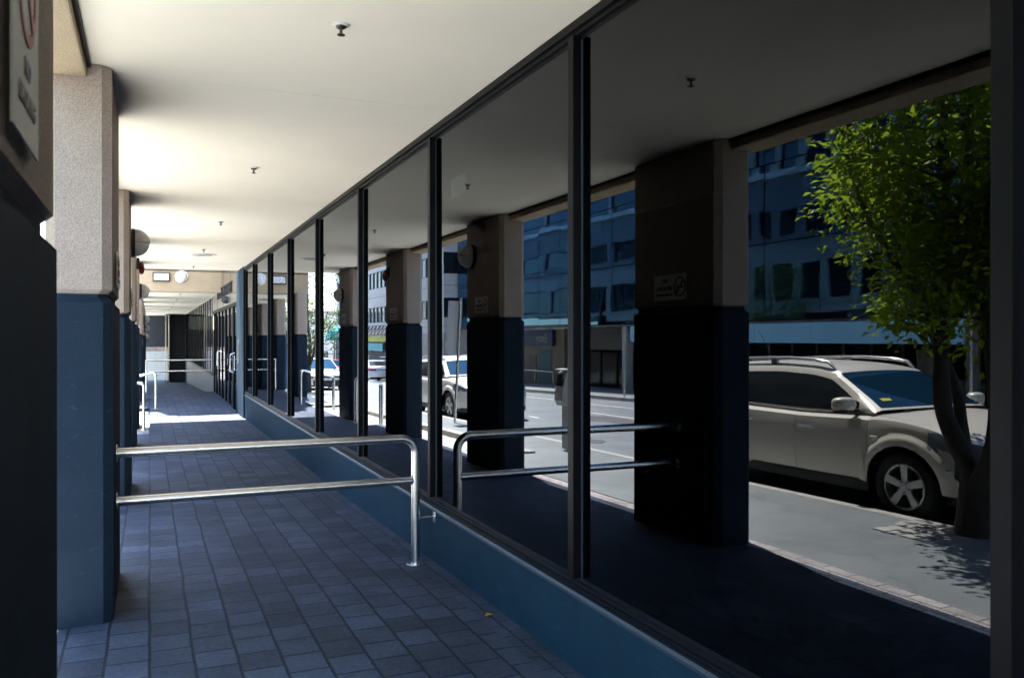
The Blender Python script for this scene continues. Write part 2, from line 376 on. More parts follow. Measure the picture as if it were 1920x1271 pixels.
facade(tw, M['precast'], -.56, -16, 15.87, .55, 10.5, tw_cols, [(1.7, 3.1), (4.9, 6.3), (8.1, 9.5)], .2, .35, M['bglass'], M['frame'])
MB().box(-.20, 8.5, -16, 15.87, .32, 10.3).build('core', M['precast'], tw)

# second stretch: lower ceiling with ribs, cross beam, its own storeys
BY = 25.3
zc2 = 2.90
beam = thing('cross_beam', 'tan rendered beam across the walkway where the second, lower ceiling begins', 'beam', (.7, BY, zc2))
MB().bevbox(-1.28, 1.2, 0, .4, 0, 1.1, .01).build('beam', M['tanbeam'], beam)
MB().box(-1.28, 1.2, -.012, -.001, .585, .61).build('top_strip', M['frame'], beam)
b = MB().box(-.55, 8.5, BY + .4, 54.5, zc2 + .04, zc2 + .45)
struct('ceiling', b, M['ceiling'])
t2 = thing('office_building', 'grey concrete office block with square windows and a ledge, over the far colonnade', 'building', (0, 26, zc2))
cols2 = [(.45 + 2.0 * k, .45 + 2.0 * k + 1.42) for k in range(8)] + [(17.2 + 5.6 * k, 22.2 + 5.6 * k) for k in range(5)]
facade(t2, M['concgrey'], -.58, 0, 47, .46, 10.4, cols2, [(.75, 2.7), (4.4, 5.8), (8.0, 9.4)], .22, .35, M['bglass'], M['frame'])
MB().box(-.85, -.582, 0, 47, 7.6, 7.8).build('ledge', M['white'], t2)
MB().box(-.2, 8.5, .01, 46.99, .46, 10.2).build('core', M['concgrey'], t2)
MB().box(.10, 4.5, -3.25, -.01, 3.15, 3.5).build('entry_canopy', M['concgrey'], t2)

# ---------------------------------------------------------------- columns
def chamfer(x0, x1, y0, y1, c, e=0):
    x0 -= e; x1 += e; y0 -= e; y1 += e
    return [(x0 + c, y0), (x1 - c, y0), (x1, y0 + c), (x1, y1 - c), (x1 - c, y1), (x0 + c, y1), (x0, y1 - c), (x0, y0 + c)]
def ring(b, levels):
    """levels: (polygon, z); closed prism with rings"""
    n = len(levels[0][0]); vs = [(p[0], p[1], z) for poly, z in levels for p in poly]
    fs = [(i * n + j, i * n + (j + 1) % n, (i + 1) * n + (j + 1) % n, (i + 1) * n + j) for i in range(len(levels) - 1) for j in range(n)]
    fs += [tuple(range(n))[::-1], tuple(range((len(levels) - 1) * n, len(levels) * n))]
    return b.add(vs, fs)
def column(top):
    t = thing('colonnade_column', '', 'column', (0, 0, 0))
    hx = (CX1 - CX0) / 2; c = .05
    P = lambda e: chamfer(-hx, hx, 0, CL, c, e)
    ring(MB(), [(P(-.03), 1.846), (P(-.006), 1.87), (P(-.006), top - .004), ]).build('shaft', M['render'], t)
    ring(MB(), [(P(0), -1.2), (P(0), 1.795), (P(-.028), 1.825), (P(-.028), 1.8455)]).build('base', M['basepaint'], t)
    return t
cn = ['nearest column, dark and cut by the left edge of the picture, portrait no-smoking sign on it',
      'column that the near two-bar handrail is fixed to, beige over dark blue-grey',
      'column with the half-round hooded lamp, just beyond the one holding the near handrail',
      'column carrying the dark red alarm bell under the near ceiling',
      'last column of the near colonnade, standing on the entry steps']
proto = column(CEIL)
cx = (CX0 + CX1) / 2
for k, lab in enumerate(cn):
    loc = (cx, CY0 + CP * k, 0)
    if k == 0: proto.location = loc; proto['label'] = lab; proto['group'] = 'beige and blue-grey columns of the near colonnade'
    else: dup(proto, loc, 0, lab, 'beige and blue-grey columns of the near colonnade')
for k in (-1, -2, -3):
    dup(proto, (cx, CY0 + CP * k, 0), 0, 'column of the near colonnade behind the photographer', 'columns behind the photographer')
proto2 = column(zc2 + .185)
cn2 = ['first column past the entry steps, under the tan cross beam', 'second column past the entry steps in the far colonnade', 'third column past the entry steps in the far colonnade',
       'fourth column past the entry steps in the far colonnade', 'fifth column past the entry steps in the far colonnade',
       'sixth column past the entry steps in the far colonnade', 'last column of the far colonnade, by the far dark wall']
for k, lab in enumerate(cn2):
    loc = (cx, 25.2 + CP * k, -.15)
    if k == 0: proto2.location = loc; proto2['label'] = lab; proto2['group'] = 'columns of the far colonnade'
    else: dup(proto2, loc, 0, lab, 'columns of the far colonnade')

# ---------------------------------------------------------------- window wall
WY0, WY1 = -9.7, 18.72
ww = thing('window_wall', 'long wall of tall dark tinted mirror-like windows on a dark blue plinth, right of the walkway', 'window wall', (W, 5, 0))
def wl(x): return x - W
prof = [(-.012, -.8), (-.012, .352), (-.030, .352), (-.030, .374), (-.022, .378), (.30, .378), (.30, -.8)]
MB().prism([(-.012, -.8), (-.012, .352), (.30, .352), (.30, -.8)], 'y', WY0 - 5, WY1 - 5).build('plinth', M['plinth'], ww)
MB().prism([(-.026, .3525), (-.026, .366), (-.016, .378), (-.016, .3525)], 'y', WY0 - 5, WY1 - 5).build('sill_nosing', M['bead'], ww)
MB().prism([(-.0158, .3526), (-.0158, .392), (-.010, .392), (-.010, .403), (-.020, .403), (-.020, .409), (-.006, .412), (-.006, .424), (-.013, .424), (-.013, .430), (-.002, .434), (-.002, .452), (.04, .452), (.04, .3526)], 'y', WY0 - 5, WY1 - 5).build('sill', M['sill'], ww)
MB().prism([(-.014, 3.1285), (-.014, 3.112), (-.03, 3.112), (-.03, 3.075), (-.012, 3.07), (-.012, 3.052), (-.020, 3.052), (-.020, 3.045), (-.002, 3.04), (-.002, 3.02), (.04, 3.02), (.04, 3.1285)], 'y', WY0 - 5, WY1 - 5).build('head_frame', M['frame'], ww)
edges = [WY0] + MULL + [WY1]
mm = MB().bevbox(-.048, .03, -.004, .052, .4525, 3.0395, .003)
mull0 = None
for y in MULL + [WY0 + .02, WY1 - .075]:
    if mull0 is None:
        mull0 = mm.build('mullion', M['frame'], ww); o = mull0
        bd0 = MB().box(-.006, .002, -.012, -.0045, .4525, 3.0195).build('glazing_bead', M['bead'], o)
    else:
        o = mull0.copy(); col.objects.link(o); o.parent = ww
        d = bd0.copy(); col.objects.link(d); d.parent = o
    o.location = (0, y - 5, 0)
for i in range(len(edges) - 1):
    a, c = edges[i] + .0535, edges[i + 1] - .0125
    hw_ = (c - a) / 2; o = MB().box(0, .012, -hw_, hw_, -1.2835, 1.2835).build('glass_pane', M['glass'], ww); o.location = (0, (a + c) / 2 - 5, 1.7361); o.rotation_euler = (0, R(random.gauss(0, .045)), R(random.gauss(0, .045)))
# dim room behind the glass
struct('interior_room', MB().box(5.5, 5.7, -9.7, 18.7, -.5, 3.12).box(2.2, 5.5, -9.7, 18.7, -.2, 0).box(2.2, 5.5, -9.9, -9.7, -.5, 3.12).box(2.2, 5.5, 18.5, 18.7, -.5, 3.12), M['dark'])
# exit sign inside
m, nt, p = nmat('exit_sign_face'); p.inputs['Base Color'].default_value = (.6, .7, .6, 1); p.inputs['Emission Color'].default_value = (.75, .9, .75, 1); p.inputs['Emission Strength'].default_value = .15; M['exitface'] = m
ex = thing('exit_sign', 'small lit running-man exit sign hanging inside behind the dark glass', 'exit sign', (2.4, 6.45, 2.80))
MB().bevbox(.0, .05, 0, .36, 0, .17, .006).build('housing', M['white'], ex)
MB().box(-.004, -.001, .01, .35, .01, .16).build('face', M['exitface'], ex)
M['exitgreen'] = mat('exit_green', (.02, .09, .04), .5)
f = MB()
def exq(*pts): f.prism([(.05 + .25 * (1 - a), .01 + .15 * c) for a, c in pts], 'x', -.008, -.0045)
exq(*[(.55 + .07 * math.cos(2 * PI * i / 10), .86 + .1 * math.sin(2 * PI * i / 10)) for i in range(10)])
exq((.5, .75), (.62, .72), (.5, .42), (.38, .46)); exq((.45, .45), (.55, .45), (.75, .08), (.65, .06)); exq((.4, .47), (.48, .42), (.3, .25), (.1, .28), (.1, .35), (.26, .34)); exq((.58, .72), (.6, .64), (.82, .52), (.8, .62)); exq((.5, .74), (.46, .64), (.28, .58), (.26, .66))
f.build('running_man', M['exitgreen'], ex)
MB().tube([(.025, .18, .17), (.025, .18, .33)], .008, 8).build('stem', M['white'], ex)

# entrance pier, with intercom
pier = tag(MB().bevbox(1.85, 2.6, 18.722, 20.28, -.8, 4.6, .01).build('entrance_pier', M['plinth']), 'blue-grey rendered pier between the mirror windows and the entrance doors', 'pier')
ic = thing('intercom_panel', 'narrow steel intercom panel with black buttons on the blue-grey entrance pier', 'intercom', (1.85, 19.65, 1.02))
MB().bevbox(-.018, 0, 0, .13, 0, .52, .004).build('plate', M['steel'], ic)
b = MB()
for k in range(5): b.box(-.024, -.0185, .02, .11, .03 + k * .098, .085 + k * .098)
b.build('button', M['black'], ic)
# entrance: recessed glazed doors and steel sign panel over them
EX = 1.96
en = thing('entrance_doors', 'glazed office entrance in dark frames with steel pull handles, past the blue-grey pier', 'entrance', (EX, 20.3, 0))
def zw2(y): return zw(y + 20.3)
ys_d = [0, .55, 1.7, 2.9, 4.1, 5.3, 6.5, 7.6, 8.6]
for i, y in enumerate(ys_d):
    MB().bevbox(-.03, .06, y, y + (.22 if i in (2, 4, 6) else .10), -.4, 2.44, .004).build('frame', M['frame'], en)
for i in range(len(ys_d) - 1):
    MB().box(-.005, .012, ys_d[i] + .1, ys_d[i + 1], -.3, 2.44).build('glass_pane', M['glass'], en)
MB().box(-.04, .07, 0, 8.7, 2.385, 2.45).build('head_frame', M['frame'], en)
for y in (1.25, 5.55):
    b = MB().tube([(-.03, y, .72), (-.13, y, .76), (-.14, y, .8), (-.14, y, 1.14), (-.13, y, 1.18), (-.03, y, 1.22)], .015, 10)
    b.build('handle', M['steel'], en)
    MB().bevbox(-.05, -.0305, y - .07, y + .09, .78, 1.16, .004).build('push_plate', M['steel'], en)
sp = thing('building_sign', 'polished steel panel reading 188 COLLINS STREET above the entrance doors', 'sign', (1.905, 20.29, 2.455))
MB().bevbox(-.01, .7, .0, 8.6, 0, 1.9, .006).build('panel', M['steel2'], sp)
for y in (2.1, 4.3, 6.5): MB().box(-.0125, -.0105, y, y + .012, 0.006, 1.88).build('joint', M['frame'], sp)
text('188 COLLINS STREET', .40, M['signblack'], sp, (-.022, 4.05, .42), (R(90), 0, R(-90)), ext=.01, spacing=1.32)
cam_ = thing('dome_camera', 'small dark dome camera on the steel sign panel over the entrance', 'camera', (1.894, 23.6, 2.62))
MB().lathe([(.10, 0), (.10, .04), (.085, .08), (.05, .12), (0, .13)], 16, Matrix.Rotation(R(-90), 4, 'Y')).build('dome', M['black'], cam_)
# far window wall on concrete plinth
fw = thing('far_window_wall', 'far row of dark windows on a pale concrete plinth, past the entrance', 'window wall', (W, 29.0, 0))
MB().box(.0, .4, 0, 24.5, -1.6, .36).build('plinth', M['concrete'], fw)
MB().bevbox(-.03, .05, 0, 24.5, .361, .41, .004).build('sill', M['bead'], fw)
MB().box(.02, .032, .02, 24.5, .411, zc2 + .03).build('glass_pane', M['glass'], fw)
for k in range(19):
    y = .05 + 1.3 * k
    MB().box(.004, .019, y, y + .09, .411, zc2 + .03).build('mullion', M['frame'], fw)
# dark wall block and end wall far off
M['darkwall'] = mat('dark_navy_wall', (.022, .026, .036), .6, var=.15, scale=2)
tag(MB().bevbox(1.08, 1.86, 51.5, 54.3, -1.6, zc2 + .02, .01).build('dark_wall_block', M['darkwall']), 'dark navy wall block jutting into the far end of the walkway', 'wall')
tag(MB().box(.96, 1.0, 50.2, 54.3, -1.6, zc2 + .02).box(.82, .85, 50.8, 54.3, -1.6, zc2 + .02).build('screen_wall', M['steel2']), 'slim pale metal screen beside the dark wall block at the far end', 'screen')
ew = tag(MB().bevbox(-.7, 2.2, 55.0, 55.4, 1.03, 4.5, .01).build('end_wall', M['darkwall']), 'dark blue-grey wall hanging over the stairs at the far end', 'wall')
st = thing('far_stairs', 'pale concrete stairs rising in sunlight at the far end of the walkway', 'stairs', (.3, 57.5, -1.2))
b = MB()
for k in range(12): b.box(-1.5, 1.8, k * .5, 8, k * .15, k * .15 + .15)
b.build('steps', mat('pale_stair_concrete', (.45, .44, .41), .85, var=.1), st)
M['brickpink'] = pavers('pink_brick', (.42, .25, .2), .2, .09, .24, .01, (.3, .28, .26))
tag(MB().box(-4, 5, 66, 66.4, -1.5, 2.2).build('brick_wall', M['brickpink']), 'pinkish brick wall above the far stairs', 'wall')

# ---------------------------------------------------------------- fittings on ceiling and columns
def sprinkler(label, x, y, z, group, first=[None]):
    if first[0] is None:
        t = thing('sprinkler', label, 'sprinkler', (x, y, z), 0, group)
        fl = Matrix.Rotation(PI, 4, 'X')
        MB().lathe([(0.0, .0), (.068, 0), (.07, .004), (.05, .012), (.0, .012)], 24, fl).build('ceiling_plate', M['white'], t)
        MB().lathe([(0, .0121), (.042, .0121), (.042, .02), (.03, .03), (.012, .034), (.010, .07), (0.0, .07)], 20, fl).build('body', M['brass'], t)
        MB().lathe([(0, .066), (.012, .066), (.031, .078), (.031, .082), (0, .084)], 20, fl).build('deflector', M['brass'], t)
        t.scale = (.62, .62, .62); first[0] = t; return t
    return dup(first[0], (x, y, z), 0, label, group)
for i, y in enumerate((4.06, 7.78, 11.55, 15.3, 19.0)):
    sprinkler(['nearest ceiling sprinkler, between the first two columns', 'second ceiling sprinkler away from the viewer, before the lamp column', 'third ceiling sprinkler away from the viewer on the near ceiling',
               'ceiling sprinkler just before the round ceiling grille', 'ceiling sprinkler between the round grille and the tan cross beam'][i], .86, y, CEIL, 'sprinklers along the near ceiling')
for i, y in enumerate((27.2, 31.2, 35.2, 39.2, 43.2)):
    sprinkler('small sprinkler under the far lower ceiling', .86, y, zc2 + .04, 'sprinklers under the far ceiling')
gr = thing('ceiling_grille', 'round flush grille in the near ceiling, beyond the fourth sprinkler', 'grille', (.88, 16.3, CEIL))
MB().lathe([(.26, 0), (.27, -.008), (.24, -.014), (.2, -.004), (.0, -.004)], 32).build('ring', M['white'], gr)
MB().lathe([(.19, -.0045), (.17, -.02), (.13, -.02), (.11, -.006), (0, -.006)], 32).build('slots', M['hood'], gr)

def wall_lamp(label, loc, group, first=[None]):
    """half-round hooded bulkhead lamp on a wall that faces +x"""
    if first[0] is None:
        t = thing('wall_lamp', label, 'wall lamp', loc, 0, group)
        rot = Matrix.Rotation(R(90), 4, 'Y')
        MB().lathe([(0, 0), (.165, 0), (.165, .035), (.15, .04), (0, .04)], 32, rot).build('back_plate', M['black'], t)
        for nm, up, mt in (('hood', 1, M['hood']), ('diffuser', -1, M['diffuser'])):
            b = MB(); n = 20; k = 10; vs = []; r = .158 if up > 0 else .150
            for i in range(k + 1):
                a = PI / 2 * i / k
                for j in range(n + 1):
                    w = PI * j / n
                    vs.append((.041 + r * .98 * math.sin(a), r * math.cos(a) * math.cos(w), up * (r * math.cos(a) * math.sin(w)) + (.003 * up)))
            fs = [(i * (n + 1) + j, i * (n + 1) + j + 1, (i + 1) * (n + 1) + j + 1, (i + 1) * (n + 1) + j) for i in range(k) for j in range(n)]
            b.add(vs, fs, True).build(nm, mt, t)
        first[0] = t; return t
    return dup(first[0], loc, 0, label, group)
lamp_y = CY0 + 2 * CP
wall_lamp('half-round hooded lamp on the column beyond the near handrail, largest of the lamps', (CX1, CY0 + 2 * CP + .98, 2.68), 'half-round lamps on the columns')
wall_lamp('half-round hooded lamp on the last near column, at the entry steps', (CX1, CY0 + 4 * CP + .85, 2.55), 'half-round lamps on the columns')
for k, (lab, z) in enumerate((('half-round lamp on the second column of the far colonnade', 2.2), ('half-round lamp on the third column of the far colonnade', 1.95), ('half-round lamp on the fourth column of the far colonnade', 1.6))):
    wall_lamp(lab, (CX1, 25.2 + CP * (k + 1) + .9, z), 'half-round lamps on the columns')
bell = thing('alarm_bell', 'dark red fire alarm bell on the fourth column, under the near ceiling', 'alarm bell', (CX1, CY0 + 3 * CP + .95, 2.72))
rot = Matrix.Rotation(R(90), 4, 'Y')
MB().bevbox(0, .04, -.05, .05, -.02, .16, .006).build('bracket', M['black'], bell)
MB().lathe([(.02, .03), (.10, .045), (.105, .07), (.085, .10), (.03, .115), (0, .118)], 20, rot).build('gong', M['redbell'], bell)
# lamps on the cross beam
bl = thing('bulkhead_light', 'rectangular black-framed bulkhead light on the tan cross beam', 'wall lamp', (.30, BY, 3.30))
MB().bevbox(-.225, .225, -.10, 0, -.125, .125, .012).build('frame', M['black'], bl)
M['lens'] = mat('prismatic_lens', (.55, .60, .62), .15, var=.35, scale=14, coat=.5)
MB().bevbox(-.195, .195, -.115, -.1005, -.095, .095, .006).build('lens', M['lens'], bl)
dl = thing('round_wall_light', 'round opal light on the tan cross beam, beside the rectangular one', 'wall lamp', (.83, BY, 3.32))
rotm = Matrix.Rotation(R(90), 4, 'X')
MB().lathe([(.17, 0), (.175, .03), (.16, .035)], 32, rotm).build('rim', M['steel'], dl)
MB().lathe([(.16, .03), (.15, .07), (.11, .115), (.05, .135), (0, .14)], 32, rotm).build('diffuser', M['diffuser'], dl)

# no-smoking signs on the columns' inner faces (facing +x)
def nosmoke(label, y, z, w, h, portrait=False, group='no-smoking signs on the columns'):
    t = thing('no_smoking_sign', label, 'sign', (CX1 + .006, y, z), 0, group)
    MB().bevbox(0, .004, -w / 2, w / 2, -h / 2, h / 2, .0015).build('plate', M['signwhite'] if portrait else M['white'], t)
    if portrait: cy, cz, r = 0, .045, w * .36
    else: cy, cz, r = -w * .31, 0, h * .40
    b = MB(); n = 40
    def arc(r0, r1, x0, x1):
        vs = [(x, cy + rr * math.cos(2 * PI * i / n), cz + rr * math.sin(2 * PI * i / n)) for x in (x0, x1) for rr in (r0, r1) for i in range(n)]
        fs = []
        for i in range(n):
            j = (i + 1) % n
            fs += [(2 * n + i, 2 * n + j, 3 * n + j, 3 * n + i), (n + i, n + j, 3 * n + j, 3 * n + i), (i, j, 2 * n + j, 2 * n + i)]
        b.add(vs, fs)
    arc(r * .82, r, .004, .0062)
    d = r * .075; c = r * .62
    b.prism([(cy - c - d, cz + c - d), (cy - c + d, cz + c + d), (cy + c + d, cz - c + d), (cy + c - d, cz - c - d)], 'x', .0041, .0066)
    b.build('ban_ring', M['signred'], t)
    b = MB().box(.004, .0058, cy - r * .55, cy + r * .35, cz - r * .10, cz + r * .06).box(.004, .0058, cy + r * .4, cy + r * .55, cz - r * .10, cz + r * .06)
    b.tube([(.005, cy + r * .48, cz + r * .1), (.005, cy + r * .42, cz + r * .22), (.005, cy + r * .55, cz + r * .34)], r * .035, 6)
    b.build('cigarette', M['signblack'], t)
    rt = (R(90), 0, R(90))
    if portrait:
        text('NO', .042, M['signgrey'], t, (.0045, 0, -.105), rt)
        text('SMOKING', .042, M['signgrey'], t, (.0045, 0, -.155), rt)
    else:
        text('NO', h * .25, M['signblack'], t, (.0045, w * .15, h * .24), rt)
        text('SMOKING', h * .25, M['signblack'], t, (.0045, w * .17, -.01), rt)
        text('WITHIN THIS AREA', h * .13, M['signblack'], t, (.0045, w * .17, -h * .30), rt)
nosmoke('large upright no-smoking sign with red ring on the nearest dark column', 1.53, 2.13, .30, .44, True)
for k, lab in ((1, 'wide no-smoking sign on the column holding the near handrail'), (2, 'no-smoking sign under the half-round lamp on the third column'),
               (3, 'no-smoking sign under the alarm bell on the fourth column'), (4, 'no-smoking sign on the last near column at the entry steps')):
    nosmoke(lab, CY0 + CP * k + .62, 2.02, .46, .21)
nosmoke('no-smoking sign on the first column past the entry steps', 25.2 + .6, 1.45, .46, .21)

# ---------------------------------------------------------------- handrails
def bend(a, corner, c, r, n=8):
    a, q, c = Vector(a), Vector(corner), Vector(c); d1 = (a - q).normalized(); d2 = (c - q).normalized()
    ang = d1.angle(d2); t = r / math.tan(ang / 2); p1 = q + d1 * t; p2 = q + d2 * t
    cen = q + (d1 + d2).normalized() * (r / math.sin(ang / 2)); out = []
    v1 = (p1 - cen); v2 = (p2 - cen); om = v1.angle(v2)
    for i in range(n + 1):
        u = i / n; out.append(cen + v1 * (math.sin((1 - u) * om) / math.sin(om)) + v2 * (math.sin(u * om) / math.sin(om)))
    return out
def flange(b, p, axis, r=.048, t=.008):
    rotx = {'x': Matrix.Rotation(R(90), 4, 'Y'), '-x': Matrix.Rotation(R(-90), 4, 'Y'), 'z': Matrix.Identity(4)}[axis]
    b.lathe([(0, 0), (r, 0), (r, t * .7), (r * .9, t), (0, t)], 24, Matrix.Translation(p) @ rotx)
HY = 5.69; rr = .031; px = 1.735; zf = zw(HY)
lfm = mat('dry_leaf', (.45, .25, .04), .6)
lf_ = MB().add([(1.76, 4.42, .004), (1.79, 4.40, .016), (1.815, 4.43, .005), (1.785, 4.455, .012)], [(0, 1, 2), (0, 2, 3)]); tag(lf_.build('fallen_leaf', lfm), 'small dry yellow leaf on the paving beside the blue plinth', 'leaf')
hr = thing('handrail', 'near brushed steel two-bar handrail across the walkway, post by the window plinth', 'handrail', (0, HY, 0))
MB().tube([(CX1, 0, .885)] + bend((CX1, 0, .885), (px, 0, .885), (px, 0, 0), .105, 10) + [(px, 0, zf)], rr, 20).build('top_rail', M['steel'], hr)
MB().tube([(CX1, 0, .585), (px - rr * .7, 0, .585)], rr * .92, 18).build('lower_rail', M['steel'], hr)
b = MB(); flange(b, (CX1 + .001, 0, .885), 'x', .055); b.build('flange', M['steel'], hr)
b = MB(); flange(b, (CX1 + .001, 0, .585), 'x', .055); b.build('flange', M['steel'], hr)
b = MB(); flange(b, (px, 0, zf), 'z', .066, .01); b.build('foot_plate', M['steel'], hr)
MB().tube([(px, 0, .315), (W - .016, 0, .315)], .009, 10).bevbox(W - .02, W - .0125, -.03, .03, .275, .355, .002).build('wall_bracket', M['steel'], hr)
hf = thing('handrail', 'far steel two-bar rail across the walkway beyond the entrance doors', 'handrail', (0, 28.9, 0))
for z in (.87, .52): MB().tube([(-.1, 0, z), (1.86, 0, z)], .028, 12).build('rail', M['steel'], hf)
MB().tube([(-.1, 0, -.3), (-.1, 0, .9)], .03, 12).build('post', M['steel'], hf)
# stair handrails at the entry steps
for lab, y, xt, xb, zl in (('stair handrail at the near end of the entry steps', 17.0, -.10, -.68, -.30), ('stair handrail at the far end of the entry steps', 22.28, .14, -.70, -.38)):
    h = thing('stair_handrail', lab, 'handrail', (0, y, 0), 0, 'handrails of the entry steps')
    zt = zw(y); a = (xt, 0, zt + .90); c = (xb, 0, zl + .93)
    for dy in (0, .16):
        MB().tube([(xt, dy, zt - .01)] + bend((xt, dy, zt), (xt, dy, zt + .9), (xb, dy, zl + .93 - .0), .07) + bend((xt, dy, zt + .9), (xb, dy, zl + .93), (xb, dy, zl), .07) + [(xb, dy, zl - .06)], .026, 14).build('rail', M['steel'], h)
    b = MB(); flange(b, (xt, 0, zt), 'z', .055); flange(b, (xt, .16, zt), 'z', .055); b.build('foot_plate', M['steel'], h)

# ---------------------------------------------------------------- cars
def paint(name, c, metal=.5, rough=.34):
    m = mat(name, c, rough, metal=metal, var=.02, coat=.3, spec=.35); return m
M['champagne'] = paint('champagne_paint', (.70, .665, .585), .2, .36)
M['carwhite'] = paint('white_car_paint', (.74, .74, .72), 0, .3)
M['carsilver'] = paint('silver_car_paint', (.5, .52, .54), .6, .3)
M['carred'] = paint('red_car_paint', (.45, .03, .03), 0, .3)
M['cardark'] = paint('dark_red_car_paint', (.12, .02, .03), .2, .3)
M['carglass'] = glassmat('car_glass', 1.5, (.8, .95, 1), inner=(.012, .016, .02))
M['windscreen'] = glassmat('windscreen_glass', 1.6, (.40, .72, 1), inner=(.006, .028, .055))
M['tyre'] = mat('tyre_rubber', (.018, .018, .018), .8, var=.2, scale=20)
M['alloy'] = mat('alloy_wheel', (.50, .50, .50), .3, metal=.8, var=.06)
M['trim'] = mat('black_trim', (.02, .02, .021), .6, var=.1)
M['wellblack'] = mat('wheel_well_black', (.006, .006, .006), .9, var=.1)
M['chrome'] = mat('chrome', (.65, .65, .65), .12, metal=1, var=.02)
M['lamp'] = mat('headlamp_lens', (.36, .40, .44), .08, metal=.55, var=.3, scale=9, coat=1)
M['amber'] = mat('amber_lens', (.55, .16, .03), .2, var=.1, coat=1)
M['tail'] = mat('tail_lens', (.30, .012, .02), .2, var=.1, coat=1)
M['plate'] = mat('number_plate', (.62, .62, .58), .5, var=.03)
M['yellowtag'] = mat('yellow_tag', (.62, .55, .06), .5)

def ip(x, pts):
    if x <= pts[0][0]: return pts[0][1]
    for (a, b), (c, d) in zip(pts, pts[1:]):
        if x <= c:
            t = (x - a) / (c - a); return b + (d - b) * t
    return pts[-1][1]
def sm(x, pts):
    """smoothed interpolation"""
    return sum(ip(x + d, pts) * w for d, w in ((-.12, .15), (-.06, .2), (0, .3), (.06, .2), (.12, .15)))
SUV = dict(hw=[(-2.36, .56), (-2.30, .74), (-2.1, .84), (-1.6, .895), (0, .90), (1.3, .895), (1.75, .86), (2.0, .79), (2.16, .66), (2.25, .46), (2.28, .02)],
           zt=[(-2.4, .98), (-2.2, 1.03), (-1.2, 1.04), (0, 1.01), (.85, 1.03), (1.3, 1.005), (1.8, .93), (2.1, .85), (2.28, .77)],
           zb=[(-2.4, .42), (-2.0, .34), (-1, .34), (1.6, .34), (2.0, .30), (2.28, .34)], crown=[(-2.4, .02), (.8, .05), (1.5, .085), (2.28, .03)],
           xf=1.33, xr=-1.34, ra=.405, rw=.345, flare=.042, zr=[(-2.2, 1.43), (-1.6, 1.49), (-.6, 1.515), (0, 1.485), (.32, 1.415)],
           r0=-2.26, r1=-1.95, f1=.25, f0=.93, tumble=.38, doors=[(-1.02, -.09), (-.08, .91)], pillars=[(-1.72, -1.55), (-.19, -.03)], winf=.71, winr=-2.0, curv=.20, rake=.32, rim=5, rails=True, clad=True, head=(1.60, 2.13, .74, .875), tailx=-2.15)
SEDAN = dict(hw=[(-2.28, .5), (-2.22, .72), (-2.0, .82), (-1.4, .865), (0, .875), (1.2, .87), (1.7, .83), (2.0, .74), (2.16, .56), (2.24, .35), (2.27, .02)],
             zt=[(-2.3, .93), (-2.0, .98), (-1.2, .98), (0, .93), (.85, .90), (1.3, .86), (1.8, .78), (2.27, .66)],
             zb=[(-2.3, .34), (-2, .26), (-1, .22), (1.6, .22), (2.27, .24)], crown=[(-2.3, .02), (.8, .04), (1.5, .06), (2.27, .02)],
             xf=1.32, xr=-1.33, ra=.36, rw=.31, flare=.012, zr=[(-1.3, 1.36), (-.7, 1.42), (0, 1.42), (.2, 1.40)],
             r0=-1.85, r1=-1.15, f1=.15, f0=1.05, tumble=.42, doors=[(-1.0, -.02), (-.01, 1.0)], pillars=[(-.10, .04)], winf=.75, winr=-1.5, curv=.18, rake=.28, rim=7, rails=False, clad=False, head=(1.62, 2.14, .56, .70), tailx=-2.0)

